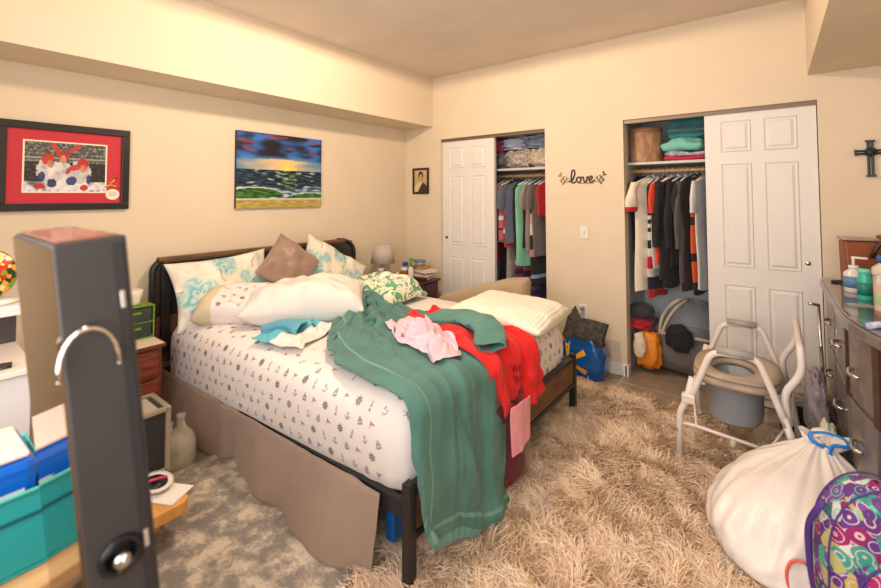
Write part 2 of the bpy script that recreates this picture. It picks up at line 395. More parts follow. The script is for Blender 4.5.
def lowrug():
    m = mat('distressed_rug', (160, 145, 125), .95, bump=.8, bscale=350); nt = m.node_tree; bs = nt.nodes['Principled BSDF']
    tc = nt.nodes.new('ShaderNodeTexCoord'); n = nt.nodes.new('ShaderNodeTexNoise'); n.inputs['Scale'].default_value = 8; n.inputs['Detail'].default_value = 10; n.inputs['Roughness'].default_value = .72
    nt.links.new(tc.outputs['Object'], n.inputs['Vector']); r = nt.nodes.new('ShaderNodeValToRGB'); nt.links.new(n.outputs['Fac'], r.inputs[0])
    e = r.color_ramp.elements; e[0].position = .44; e[0].color = (*lin((150, 144, 138)), 1); e[1].position = .57; e[1].color = (*lin((226, 212, 192)), 1)
    k = e.new(.5); k.color = (*lin((182, 171, 158)), 1)
    nt.links.new(r.outputs[0], bs.inputs['Base Color'])
    b = MB(); b.box(.86, 2.08, -4.05, -2.36, 0.0, .014)
    o = b.build('area_rug', m, bevel=.004); tag(o, 'low pile grey and beige distressed rug on the floor left of the bed', 'rug')
lowrug()

# ------------------------------------------------------------ wall pictures and fittings
def wall_thing(name, label, cat, origin, normal):
    t = thing(name, label, cat, origin)
    if normal == 'x': t.matrix_world = tr(*origin) @ Matrix(((0, 0, 1, 0), (1, 0, 0, 0), (0, 1, 0, 0), (0, 0, 0, 1)))   # local x -> world y, y -> z, z -> +x
    else: t.matrix_world = tr(*origin) @ Matrix(((1, 0, 0, 0), (0, 0, -1, 0), (0, 1, 0, 0), (0, 0, 0, 1)))            # local x -> x, y -> z, z -> -y
    return t
def frame_bars(w_, h_, f, d, z0=0.0):
    b = MB(); b.box(0, w_, 0, f, z0, d).box(0, w_, h_-f, h_, z0, d).box(0, f, f, h_-f, z0, d).box(w_-f, w_, f, h_-f, z0, d); return b
# hockey picture
t = wall_thing('framed_picture', 'wide black framed picture of hockey players with red mat, on the left wall', 'picture', (0.001, -3.312, 1.367), 'x')
W_, H_ = .612, .512
frame_bars(W_, H_, .042, .028).build('frame', mat('frame_black', (34, 32, 34), .35), t, bevel=.003)
MB().box(.04, W_-.04, .04, H_-.04, .004, .012).build('mat_board', mat('red_mat', (192, 44, 56), .6), t)
b = MB(); b.box(.107, W_-.118, .104, H_-.104, .0125, .015).build('mat_lining', mat('lining_cream', (240, 226, 200), .6), t)
def hockey(u, v):
    n = noise.noise(Vector((u*14, v*9, 1))); n2 = noise.noise(Vector((u*30, v*20, 4)))
    c = mixc((50, 54, 58), (150, 152, 140), .3+.9*n2+(.25 if int(v*40) % 3 == 0 else 0)) if v > .6 else mixc((18, 20, 24), (60, 62, 66), .4+n2)
    if .66 < v < .7: c = (150, 150, 135)
    if v < .2: c = mixc((225, 225, 228), (60, 70, 90), .3+n)
    def el(x, y, a, b_, ang=0):
        dx, dy = (u-x)*1.7, (v-y); ca, sa = math.cos(ang), math.sin(ang); return (((dx*ca+dy*sa)/a)**2+((-dx*sa+dy*ca)/b_)**2) < 1+.35*n2
    for x, y, a, b_, ang, col in ((.25, .42, .2, .24, .2, (228, 222, 222)), (.45, .38, .34, .22, -.25, (236, 232, 232)), (.68, .4, .22, .26, .3, (222, 216, 220)), (.5, .12, .5, .14, 0, (235, 232, 232)), (.93, .12, .2, .08, .2, (230, 228, 228)),
        (.60, .30, .22, .10, -.5, (200, 196, 204)), (.38, .30, .16, .09, .6, (206, 200, 206)), (.52, .44, .10, .05, .9, (180, 60, 60)), (.27, .66, .13, .13, 0, (205, 45, 35)), (.7, .58, .13, .12, 0, (196, 38, 34)), (.46, .74, .12, .11, 0, (190, 40, 32)), (.45, .66, .07, .09, 0, (205, 150, 120)), (.3, .56, .07, .08, 0, (195, 140, 110)), (.7, .48, .08, .08, 0, (200, 140, 105)), (.2, .3, .07, .1, 0, (40, 50, 110)),
        (.56, .22, .12, .09, .3, (50, 60, 125)), (.32, .17, .1, .09, 0, (40, 40, 90)), (.78, .26, .06, .1, 0, (48, 55, 110)), (.6, .5, .12, .06, .2, (200, 50, 45)), (.18, .1, .12, .06, 0, (190, 30, 40)), (.72, .08, .09, .06, 0, (196, 40, 45)), (.36, .88, .05, .2, .6, (215, 60, 50)), (.6, .9, .17, .05, .5, (200, 60, 55))):
        if el(x, y, a, b_, ang): c = mixc(col, (c[0]*.6, c[1]*.6, c[2]*.6), .12+.3*max(0, n))
    return c
p = picture('photograph', W_-.107-.118-.016, H_-.208-.016, 96, 60, hockey, vcmat('photo_print', .3, coat=.3), t); p.location = (.115, .112, .0155)
b = MB(); b.lathe([(.0, 0), (.036, 0), (.036, .003), (0, .003)], (.527, .095, .0125), 24, sy=.95).build('oval_badge', mat('badge_white', (232, 225, 205), .5), t)
b = MB(); b.cur = 0; L = [(.60, .10), (.63, .10)]
for yy in (.088, .096, .104): b.box(.507, .547, yy, yy+.002, .0156, .016)
b.build('badge_writing', mat('badge_ink', (110, 100, 90), .6), t)
b = MB(); b.tube([(.487, .140, .014), (.512, .155, .014), (.524, .175, .014), (.540, .195, .014)], .006, 8); b.tube([(.512, .155, .014), (.537, .148, .014), (.557, .135, .014)], .005, 8); b.tube([(.524, .175, .014), (.504, .168, .014)], .004, 8); b.lathe([(0, -.008), (.008, 0), (0, .008)], (.544, .203, .016), 10)
b.build('gold_figure', mat('gold', (215, 170, 80), .35, metal=.7), t, smooth=True)
# seascape
t = wall_thing('canvas_painting', 'painting of a wave and sunset under dark blue clouds, on the left wall', 'painting', (0.001, -1.996, 1.352), 'x')
W_, H_ = .80, .62
MB().box(0, W_, 0, H_, 0, .027).build('canvas', mat('canvas_edge', (28, 38, 60), .6), t)
def sea(u, v):
    n = noise.noise(Vector((u*5, v*16, 1))); n2 = noise.noise(Vector((u*12, v*40, 3))); n3 = noise.noise(Vector((u*4+3, v*8, 7)))
    arch = .55+.11*math.sqrt(max(0, 1-((u-.5)/.62)**2))
    if v > arch-.0:
        c = mixc((10, 14, 36), (44, 108, 190), .5+1.9*n3); c = mixc(c, (14, 16, 28), max(0, n*1.8)); 
        if noise.noise(Vector((u*4+9, v*13, 2))) > .36: c = mixc(c, (150, 64, 84), .7)
        c = mixc((96, 140, 178), c, (v-arch)/.06)
        return c
    if v > .51:
        d = math.hypot((u-.56)*1.3, v-.54); c = mixc((255, 214, 110), (214, 186, 140), d/.18); c = mixc(c, (88, 130, 170), (abs(u-.5)-.12)*2.6+.4*n)
        if d < .022: c = (255, 235, 60)
        return c
    if v > .27+.03*math.sin(u*9):
        c = mixc((8, 20, 36), (34, 72, 96), .5+2.2*n2)
        if abs(u-.56) < .12 and n2 > .05: c = mixc(c, (120, 150, 90), .7)
        if n2 > .42: c = (150, 170, 175)
        return c
    # wave and foam
    wl = .17+.11*math.sqrt(max(0, 1-((u-.2)/.31)**2)); wr_ = .15+.05*math.sqrt(max(0, 1-((u-.85)/.25)**2))
    if u < .49 and .14 < v < wl: return mixc((16, 60, 22), (78, 128, 48), .5+1.5*n2) if v < wl-.012 else (205, 220, 220)
    if u > .6 and .13 < v < wr_+.01: return mixc((26, 76, 40), (70, 128, 58), .5+1.5*n2) if v < wr_-.005 else (190, 206, 210)
    if v > .13: return mixc((30, 62, 96), (190, 206, 214), .35+1.6*n2)
    if v > .105: return (190, 195, 170)
    return mixc((150, 130, 60), (196, 176, 100), .5+n2)
p = picture('painted_scene', W_, H_, 110, 86, sea, vcmat('oil_paint', .45, coat=.15, bump=.15), t); p.location = (0, 0, .0275)
# portrait on back wall
t = wall_thing('framed_portrait', 'small dark framed sepia portrait of a person hung beside the left closet', 'picture', (.115, -.001, 1.468), 'y')
W_, H_ = .235, .292
frame_bars(W_, H_, .024, .018).build('frame', mat('frame_brown', (44, 30, 24), .4), t, bevel=.003)
MB().box(.022, W_-.022, .022, H_-.022, 0, .008).build('backing', mat('portrait_mat', (190, 160, 110), .7), t)
def port(u, v):
    c = mixc((176, 142, 92), (206, 178, 130), v)
    if ((u-.5)/.19)**2+((v-.74)/.2)**2 < 1: c = (52, 34, 26)
    if ((u-.5)/.12)**2+((v-.66)/.15)**2 < 1: c = (196, 158, 116)
    if ((u-.46)/.02)**2+((v-.69)/.012)**2 < 1 or ((u-.55)/.02)**2+((v-.69)/.012)**2 < 1: c = (60, 38, 28)
    if ((u-.5)/.04)**2+((v-.585)/.01)**2 < 1: c = (120, 60, 50)
    if abs(u-.5) < .06 and .42 < v < .54: c = (190, 150, 108)
    if v < .46-.9*(u-.5)**2: c = (58, 40, 32) if (u-.35)*1.2 > v-.1 else (214, 196, 166)
    return c
p = picture('photograph', W_-.048, H_-.048, 30, 40, port, vcmat('photo_print', .3), t); p.location = (.024, .024, .0085)
# light switch / outlet
t = wall_thing('light_switch', 'white toggle light switch plate on the wall between the closets', 'light switch', (2.034, -.001, 1.072), 'y')
MB().box(0, .07, 0, .115, 0, .006).build('switch_plate', whitem, t, bevel=.003)
MB().box(.029, .041, .046, .069, .006, .008).box(.031, .039, .056, .067, .006, .018).build('toggle', mat('toggle_cream', (215, 208, 195), .4), t, bevel=.001)
t = wall_thing('wall_outlet', 'white wall outlet above the blue shopping bag with cords plugged in', 'outlet', (2.013, -.001, .40), 'y')
MB().box(0, .075, 0, .118, 0, .006).build('outlet_plate', whitem, t, bevel=.003)
MB().box(.023, .052, .066, .100, .006, .009).box(.023, .052, .016, .05, .006, .009).build('socket', mat('socket_grey', (196, 190, 180), .4), t, bevel=.003)
t = MB(); t.box(2.036, 2.064, -.045, -.010, .475, .50); t.tube([(2.05, -.04, .478), (2.045, -.05, .44), (2.02, -.05, .40), (2.005, -.045, .30), (1.99, -.05, .02)], .003, 6, fil=.03)
tag(t.build('power_cord', mat('cord_grey', (150, 140, 128), .5), smooth=True), 'thin grey power cord hanging from the outlet between the closets', 'cord')
# love sign
t = wall_thing('word_sign', 'dark metal script word love with leafy sprigs on the back wall', 'wall decor', (1.855, -.001, 1.55), 'y')
sgm = mat('sign_bronze', (74, 58, 44), .45, metal=.4); sgl = mat('sign_gold_brown', (150, 118, 76), .5, metal=.3)
def strokes(b, lines, r, sx=1, sy=1, ox=0, oy=0, z=.006):
    for L in lines:
        pts = []
        P = [Vector((p[0]*sx+ox, p[1]*sy+oy, z)) for p in L]
        for i in range(len(P)-1):
            p0, p1, p2, p3 = P[max(i-1, 0)], P[i], P[i+1], P[min(i+2, len(P)-1)]
            for k in range(5):
                s = k/5; pts.append(.5*((2*p1)+(-p0+p2)*s+(2*p0-5*p1+4*p2-p3)*s*s+(-p0+3*p1-3*p2+p3)*s**3))
        pts.append(P[-1]); b.tube(pts, r, 6)
letters = {'l': [(0, .02), (.03, .03), (.055, .09), (.05, .125), (.032, .12), (.022, .06), (.026, .015), (.045, .008), (.062, .02)],
           'o': [(.10, .06), (.078, .055), (.07, .03), (.085, .01), (.103, .02), (.106, .045), (.095, .06), (.115, .055)],
           'v': [(.118, .055), (.128, .06), (.133, .03), (.145, .01), (.16, .035), (.163, .06), (.175, .055)],
           'e': [(.178, .03), (.2, .04), (.205, .06), (.19, .065), (.178, .04), (.188, .012), (.205, .012), (.225, .03)]}
b = MB(); strokes(b, letters.values(), .0062, 1.0, .92, .085, 0); b.build('lettering', sgm, t, smooth=True)
b = MB(); b.box(.17, .30, -.001, .006, .002, .006)
b.build('underline', sgl, t)
for sgn, ox in ((-1, .085), (1, .312)):
    b = MB(); strokes(b, [[(0, .045), (sgn*.03, .03), (sgn*.055, .05), (sgn*.085, .09)], [(0, .02), (sgn*.03, .012), (sgn*.07, .015)]], .002, ox=ox)
    for (dx, dy, a) in ((.02, .05, 1.9), (.035, .025, -.6), (.045, .06, 2.1), (.06, .04, -.3), (.07, .09, 1.7), (.085, .07, 0), (.05, .0, -.5), (.07, .025, .6)):
        k = len(b.v); b.lathe([(0, -.013), (.005, -.006), (.006, 0), (.004, .008), (0, .013)], (0, 0, 0), 8, sy=.35); b.xf(tr(ox+sgn*dx, dy, .006) @ rot('Z', -sgn*(PI/2-a)) @ rot('X', PI/2), k)
    b.build('leaf_sprig', sgl if sgn < 0 else sgm, t, smooth=True)
# cross
t = wall_thing('wall_cross', 'dark metal cross hanging on the back wall above the dresser', 'cross', (3.822, -.001, 1.553), 'y')
cm = mat('cross_metal', (62, 70, 74), .4, metal=.7)
b = MB()
for dx in (-.009, .009): b.tube([(dx, .01, .012), (dx, .215, .012)], .0065, 8)
b.box(-.022, .022, 0, .012, .004, .02).box(-.022, .022, .212, .224, .004, .02); b.build('upright', cm, t, bevel=.001)
b = MB()
for dy in (-.009, .009): b.tube([(-.062, .15+dy, .014), (.062, .15+dy, .014)], .0065, 8)
b.box(-.07, -.06, .13, .17, .004, .02).box(.06, .07, .13, .17, .004, .02); b.build('crossbar', cm, t, bevel=.001)
b = MB()
for a in range(4): b.tube([(math.cos(a*PI/4)*.03, .15+math.sin(a*PI/4)*.03, .024), (-math.cos(a*PI/4)*.03, .15-math.sin(a*PI/4)*.03, .024)], .004, 6)
b.build('wire_binding', cm, t, smooth=True)

# ------------------------------------------------------------ bed
woodm = mat('rustic_wood', (128, 88, 58), .55, col2=(92, 62, 42), scale=6, stretch=(1, 12, 1) and (6, 1, 14), bump=.1)
bed = thing('queen_bed', 'black metal and wood queen bed frame with perforated headboard', 'bed', (0, 0, 0))
HB0, HB1, HBX = -2.575, -.85, .085
b = MB(); tb = .024
b.tube([(HBX, HB0, 0), (HBX, HB0, .97), (HBX, HB0+.05, 1.02)], .022, 8, fil=.04)
b.build('headboard_post', blackm, bed, smooth=True)
b = MB(); b.tube([(HBX, HB1, 0), (HBX, HB1, .95), (HBX, HB1-.09, 1.02), (HBX, HB1-.2, 1.03)], .02, 8, fil=.07); b.build('headboard_post', blackm, bed, smooth=True)
MB().box(HBX-.03, HBX+.03, HB0+.03, HB1-.12, 1.012, 1.036).build('top_rail', woodm, bed, bevel=.003)
def perf():
    m = mat('perforated_metal', (44, 42, 42), .45, metal=.3); nt = m.node_tree; bs = nt.nodes['Principled BSDF']
    tc = nt.nodes.new('ShaderNodeTexCoord'); mp = nt.nodes.new('ShaderNodeMapping'); mp.inputs['Rotation'].default_value = (PI/4, 0, 0); v = nt.nodes.new('ShaderNodeTexVoronoi'); v.inputs['Randomness'].default_value = 0; v.inputs['Scale'].default_value = 55
    nt.links.new(tc.outputs['Object'], mp.inputs[0]); nt.links.new(mp.outputs[0], v.inputs['Vector'])
    r = nt.nodes.new('ShaderNodeMath'); r.operation = 'GREATER_THAN'; r.inputs[1].default_value = .34; nt.links.new(v.outputs['Distance'], r.inputs[0])
    nt.links.new(r.outputs[0], bs.inputs['Alpha']); return m
b = MB(); n1, n2 = 108, 26; r_ = .0
# perforated sheet as a real lattice
for i in range(n1+1):
    y = HB0+.03+(HB1-HB0-.06)*i/n1; b.box(HBX-.002, HBX+.002, y-.0042, y+.0042, .60, 1.012)
for j in range(n2+1):
    z = .60+.41*j/n2; b.box(HBX-.0021, HBX+.0021, HB0+.03, HB1-.03, z-.0042, z+.0042)
b.build('perforated_panel', blackm, bed)
MB().box(HBX-.012, HBX+.012, HB0+.02, HB1-.02, .34, .64).build('lower_panel', woodm, bed, bevel=.003)
MB().box(HBX+.013, HBX+.035, HB0+.045, HB0+.10, .40, .98).build('side_stile', blackm, bed, bevel=.003)
FX = 2.262; FY0, FY1 = -2.443, -.815
for y in (FY0, FY1): MB().box(FX-.02, FX+.02, y-.02, y+.02, 0.0, .385).build('footboard_post', blackm, bed, bevel=.003)
MB().box(FX-.018, FX+.018, FY0+.02, FY1-.02, .345, .372).build('foot_top_rail', blackm, bed, bevel=.002)
MB().box(FX-.012, FX+.012, FY0+.02, FY1-.02, .205, .344).build('foot_wood_panel', woodm, bed, bevel=.002)
MB().box(FX-.018, FX+.018, FY0+.02, FY1-.02, .178, .204).build('foot_lower_rail', blackm, bed, bevel=.002)
MB().hexa([(.1, -2.50, .24), (FX-.02, FY0, .24), (FX-.02, FY0+.03, .24), (.1, -2.47, .24), (.1, -2.50, .30), (FX-.02, FY0, .30), (FX-.02, FY0+.03, .30), (.1, -2.47, .30)]).build('side_rail', blackm, bed)
MB().hexa([(.1, -.93, .24), (FX-.02, FY1-.03, .24), (FX-.02, FY1, .24), (.1, -.90, .24), (.1, -.93, .30), (FX-.02, FY1-.03, .30), (FX-.02, FY1, .30), (.1, -.90, .30)]).build('side_rail', blackm, bed)
b = MB()
for i in range(10): b.box(.2+i*.21, .26+i*.21, -2.44, -.92, .262, .275)
b.build('slats', blackm, bed)
MB().tube([(1.15, -1.65, 0.02), (1.15, -1.65, .262)], .02, 8).build('centre_leg', blackm, bed)

# mattress with printed fitted sheet
MZ0, MZ1 = .285, .625
MX0, MX1 = .14, 2.232
def my0(x): return -2.505+(x-.1)*.040
def my1(x): return -.90+(x-.1)*.022
def mattress():
    b = MB(); nx, ny, nz = 40, 36, 10
    # closed surface from rings of a superellipse in plan, profile in z
    prof = []
    for k in range(15):
        t = k/14
        prof.append(t)
    seg = 176; rings = []
    def plan(a, inset):
        c, s = math.cos(a), math.sin(a); e = 2/16.0
        x = math.copysign(abs(c)**e, c); y = math.copysign(abs(s)**e, s)
        X = (MX0+MX1)/2+x*((MX1-MX0)/2-inset); yy0 = my0(X)+inset; yy1 = my1(X)-inset
        return X, (yy0+yy1)/2+y*(yy1-yy0)/2
    def add(inset, z, sag=1):
        r = []
        for k in range(seg):
            a = 2*PI*(k+.5)/seg; x, y = plan(a, inset); zz = z
            side = fbm((x*1.3, y*1.3, z*2), 3)*.012
            if z < .45: zz = z - (.10*max(0, (1.6-x)/1.5) if y < -2.2 else 0)*(1-(z-MZ0)/(.45-MZ0))*sag
            nx_, ny_ = math.cos(a), math.sin(a)
            pucker = .004*math.sin((x+y)*60)*(1 if z < .36 else .2)
            r.append((x+nx_*(side+pucker)*.6, y+ny_*(side+pucker)*.6, zz))
        rings.append(r)
    add(.25, MZ0+.02, 0); add(.03, MZ0+.005); add(.008, MZ0); add(-.004, MZ0+.02); add(-.012, MZ0+.07); add(-.016, .40); add(-.018, .45); add(-.014, .50); add(-.005, .54); add(.010, .575); add(.035, .605); add(.07, .622); add(.11, .63); add(.2, .634); add(.35, .634); add(.5, .634); add(.68, .634)
    vs = [p for r in rings for p in r]
    for i, p in enumerate(vs):
        if p[2] > .6: vs[i] = (p[0], p[1], p[2]+fbm((p[0], p[1], 0), 4)*.010)
    n = len(rings)
    fs = [(i*seg+k, i*seg+(k+1) % seg, (i+1)*seg+(k+1) % seg, (i+1)*seg+k) for i in range(n-1) for k in range(seg)]
    fs += [tuple(range(seg))[::-1], tuple((n-1)*seg+k for k in range(seg))]
    b.add(vs, fs); return b
mb = mattress()
bvh = BVHTree.FromPolygons([Vector(v) for v in mb.v], mb.f)
def motif(kind):
    """list of (polygon, material index) about 1 unit in size"""
    out = []
    if kind == 0:   # ship wheel
        n = 16
        for k in range(n):
            a0, a1 = 2*PI*k/n, 2*PI*(k+1)/n
            out.append(([(math.cos(a0)*.3, math.sin(a0)*.3), (math.cos(a1)*.3, math.sin(a1)*.3), (math.cos(a1)*.2, math.sin(a1)*.2), (math.cos(a0)*.2, math.sin(a0)*.2)], 1))
        for k in range(8):
            a = PI/4*k; d = Vector((math.cos(a), math.sin(a))); p = Vector((-d.y, d.x))*.035
            out.append(([tuple(d*.05-p), tuple(d*.43-p*1.3), tuple(d*.43+p*1.3), tuple(d*.05+p)], 1))
    elif kind == 1:  # sailing boat
        out += [([(-.35, -.2), (.35, -.2), (.22, -.38), (-.22, -.38)], 2), ([(-.02, -.12), (-.02, .45), (-.3, -.12)], 2), ([(.04, -.12), (.04, .38), (.3, -.12)], 2)]
    elif kind == 2:  # lighthouse
        out += [([(-.14, -.45), (.14, -.45), (.11, -.2), (-.11, -.2)], 3), ([(-.1, -.1), (.1, -.1), (.08, .12), (-.08, .12)], 3), ([(-.13, .17), (.13, .17), (.13, .23), (-.13, .23)], 3), ([(-.07, .25), (.07, .25), (0, .45)], 3)]
    elif kind == 3:  # pennant
        out += [([(-.35, .2), (.3, .08), (-.28, -.16)], 3), ([(-.4, .26), (-.34, .26), (-.24, -.4), (-.3, -.4)], 1)]
    else:  # anchor
        out += [([(-.04, -.35), (.04, -.35), (.04, .3), (-.04, .3)], 4), ([(-.18, .14), (.18, .14), (.18, .2), (-.18, .2)], 4)]
        for k in range(8):
            a0, a1 = PI+PI*k/8, PI+PI*(k+1)/8
            out.append(([(math.cos(a0)*.32, math.sin(a0)*.32-.05), (math.cos(a1)*.32, math.sin(a1)*.32-.05), (math.cos(a1)*.24, math.sin(a1)*.24-.05), (math.cos(a0)*.24, math.sin(a0)*.24-.05)], 4))
    return out
MOT = [motif(k) for k in range(5)]
def put_motifs(b, bvh, spots, size=.044, lift=.0012, reach=.12):
    """spots: (point, normal, tangent, kind, angle)"""
    for c, N, Tn, kind, ang in spots:
        N = Vector(N).normalized(); Tn = (Vector(Tn)-N*Vector(Tn).dot(N)).normalized(); B = N.cross(Tn)
        for poly, mi in MOT[kind]:
            pts = []
            for (x, y) in poly:
                xr = x*math.cos(ang)-y*math.sin(ang); yr = x*math.sin(ang)+y*math.cos(ang)
                q = Vector(c)+Tn*xr*size+B*yr*size
                h = bvh.ray_cast(q+N*reach, -N, reach*2)
                if h[0] is None: pts = None; break
                pts.append(h[0]+h[1]*0+N*lift)
            if pts:
                b.cur = mi; b.add(pts, [tuple(range(len(pts)))]); b.cur = 0
spots = []; r2 = random.Random(3)
for i in range(29):
    for j in range(21):
        x = .2+i*.071; y = -2.44+j*.071+(i % 2)*.035
        if y > -.95 or x > 2.2: continue
        if y < my0(x)+.07 or x > 2.12: continue
        if x < 1.5 and y > -1.7: continue
        spots.append(((x+r2.uniform(-.008, .008), y+r2.uniform(-.008, .008), .63), (0, 0, 1), (1, 0, 0), (i*2+j) % 5, r2.uniform(-.5, .5)+PI/2*0))
for i in range(29):
    for j in range(6):
        x = .15+i*.072+(j % 2)*.036
        if x > 2.10: continue
        zlow = MZ0+.02-(.10*max(0, (1.6-x)/1.5)); z = .585-j*.062
        if z < zlow+.02: continue
        spots.append(((x, my0(x), z), (0, -1, .12), (1, 0, 0), (i*2+j) % 5, r2.uniform(-.5, .5)))
for i in range(20):
    for j in range(4):
        y = my0(2.2)+.06+i*.071+(j % 2)*.035; z = .58-j*.064
        if y > my1(2.2)-.03: continue
        if -2.0 < y < -1.5: continue
        spots.append(((2.23, y, z), (1, 0, .1), (0, 1, 0), (i*2+j) % 5, r2.uniform(-.5, .5)))
put_motifs(mb, bvh, spots)
sheetm = mat('sheet_white', (232, 224, 218), .85, bump=.5, bscale=7)
inks = [mat('ink_slate', (136, 124, 118), .8), mat('ink_bluegrey', (144, 148, 154), .8), mat('ink_red', (184, 146, 130), .8), mat('ink_brown', (160, 134, 116), .8)]
mo = mb.build('mattress', [sheetm]+inks, smooth=True); tag(mo, 'mattress in a white fitted sheet printed with small ship wheels and sailboats', 'mattress')

MCOL = [lambda P: sdbox(P, ((MX0+MX1)/2+.005, -1.665, (MZ0+MZ1)/2+.005), ((MX1-MX0)/2+.012, .80, (MZ1-MZ0)/2+.012), .06),
        lambda P: sdbox(P, (FX, (FY0+FY1)/2, .19), (.022, (FY1-FY0)/2+.02, .195), .01)]
# bed skirt
skm = mat('skirt_taupe', (158, 136, 120), .8, var=.05, scale=5, bump=.06, bscale=120, sheen=.2)
def skirt():
    n, m = 120, 14; G = np.zeros((n, m, 3)); 
    for i in range(n):
        u = i/(n-1); x = .14+u*1.99
        for j in range(m):
            v = j/(m-1); z = .30*(1-v)+.004
            sw = .045*v*math.sin(x*4.1+.6)+.022*v*math.sin(x*11)+.03*v
            if abs(x-.93) < .05: sw += .035*(.3+.7*v)*(1-abs(x-.93)/.05)
            sw += .010*math.sin(x*23+1)*v**1.5+.012*fbm((x*2, z*2, 4), 2)
            y = min(my0(x)-.012, -2.516+.0266*(x-.1))-sw-.02*v
            if x > 1.9: y -= (x-1.9)*.12*v
            G[i, j] = (x, y, max(z, .006))
    # foot return
    b = MB(); b.grid(G)
    o = b.build('bed_skirt', skm, smooth=True); s = o.modifiers.new('solid', 'SOLIDIFY'); s.thickness = .003
    tag(o, 'taupe bed skirt hanging from the left side of the bed', 'bed skirt')
    n, m = 60, 14; G = np.zeros((n, m, 3))
    for i in range(n):
        y = -2.36+1.42*i/(n-1)
        for j in range(m):
            v = j/(m-1); G[i, j] = (2.10+.02*v*math.sin(y*17)+.03*v, y, .27*(1-v)+.006)
    b = MB(); b.grid(G); b.build('foot_panel', skm, o, smooth=True)
skirt()
b = MB(); b.box(2.115, 2.16, -2.42, -2.36, .10, .25)
tag(b.build('storage_box', mat('storage_blue', (20, 84, 150), .4), bevel=.004), 'bright blue plastic box tucked under the bed foot beside the post', 'box')

# ------------------------------------------------------------ pillows
def floralmat(name, base, c1, c2, sc=3.0, th=.33):
    m = mat(name, base, .85, bump=.15, bscale=10); nt = m.node_tree; bs = nt.nodes['Principled BSDF']
    tc = nt.nodes.new('ShaderNodeTexCoord'); n = nt.nodes.new('ShaderNodeTexNoise'); n.inputs['Scale'].default_value = 9
    nt.links.new(tc.outputs['Object'], n.inputs['Vector'])
    mx = nt.nodes.new('ShaderNodeMixRGB'); mx.inputs[0].default_value = .09; nt.links.new(tc.outputs['Object'], mx.inputs[1]); nt.links.new(n.outputs['Color'], mx.inputs[2])
    v = nt.nodes.new('ShaderNodeTexVoronoi'); v.inputs['Scale'].default_value = sc; nt.links.new(mx.outputs[0], v.inputs['Vector'])
    v2 = nt.nodes.new('ShaderNodeTexVoronoi'); v2.inputs['Scale'].default_value = sc*6; nt.links.new(mx.outputs[0], v2.inputs['Vector'])
    r = nt.nodes.new('ShaderNodeValToRGB'); r.color_ramp.elements[0].position = th*.6; r.color_ramp.elements[0].color = (1, 1, 1, 1); r.color_ramp.elements[1].position = th; r.color_ramp.elements[1].color = (0, 0, 0, 1)
    nt.links.new(v.outputs['Distance'], r.inputs[0])
    r2_ = nt.nodes.new('ShaderNodeValToRGB'); r2_.color_ramp.elements[0].position = .15; r2_.color_ramp.elements[0].color = (*lin(c1), 1); r2_.color_ramp.elements[1].position = .6; r2_.color_ramp.elements[1].color = (*lin(c2), 1)
    nt.links.new(v2.outputs['Distance'], r2_.inputs[0])
    m2 = nt.nodes.new('ShaderNodeMixRGB'); nt.links.new(r.outputs[0], m2.inputs[0]); m2.inputs[1].default_value = (*lin(base), 1); nt.links.new(r2_.outputs[0], m2.inputs[2])
    # thin brown stems
    w_ = nt.nodes.new('ShaderNodeTexVoronoi'); w_.feature = 'DISTANCE_TO_EDGE'; w_.inputs['Scale'].default_value = sc*1.2; nt.links.new(mx.outputs[0], w_.inputs['Vector'])
    lt = nt.nodes.new('ShaderNodeMath'); lt.operation = 'LESS_THAN'; lt.inputs[1].default_value = .012; nt.links.new(w_.outputs['Distance'], lt.inputs[0])
    m3 = nt.nodes.new('ShaderNodeMixRGB'); nt.links.new(lt.outputs[0], m3.inputs[0]); nt.links.new(m2.outputs[0], m3.inputs[1]); m3.inputs[2].default_value = (*lin((190, 170, 130)), 1)
    nt.links.new(m3.outputs[0], bs.inputs['Base Color']); return m
flor = floralmat('floral_pillow', (236, 230, 216), (96, 170, 178), (190, 220, 216), 3.6, .36)
def lean(cx, cy, cz, tilt, roll=0, yaw=0):
    # pillow local: X along world Y, Y up, Z towards +X
    base = Matrix(((0, 0, 1, 0), (1, 0, 0, 0), (0, 1, 0, 0), (0, 0, 0, 1)))
    return tr(cx, cy, cz) @ rot('Z', yaw) @ rot('Y', -tilt) @ base @ rot('Z', roll)
def flower_color(x, y):
    n = noise.noise(Vector((x*9, y*9, 3))); base = mixc((238, 232, 218), (226, 218, 198), .5+n)
    for k, (cx, cy, r) in enumerate(((-.20, -.04, .145), (.0, .15, .10), (.26, -.07, .15), (.13, .04, .055), (-.02, -.16, .07))):
        d = math.hypot(x-cx, y-cy); a = math.atan2(y-cy, x-cx); rr = r*(.78+.2*abs(math.sin(a*2.5+k))+.12*noise.noise(Vector((a*2, k, 1))))
        if d < rr:
            t = abs(math.sin(d/r*7+1.2*math.sin(a*5+k)+2*noise.noise(Vector((x*25, y*25, k)))))
            base = mixc(mixc((92, 166, 178), (206, 226, 218), t*.8+.1) if d > r*.15 else (226, 214, 170), base, max(0, (d/rr-.6)*1.6))
    for (cx, cy, sl, L_) in ((-.02, .02, 1.9, .22), (.06, -.06, -1.2, .16), (-.28, .02, 2.6, .12), (.20, .10, 1.0, .12)):
        u = (x-cx)*math.cos(sl)+(y-cy)*math.sin(sl); v = -(x-cx)*math.sin(sl)+(y-cy)*math.cos(sl)
        if 0 < u < L_ and abs(v-.02*math.sin(u*30)) < .0045: base = mixc(base, (176, 148, 104), .8)
    return base
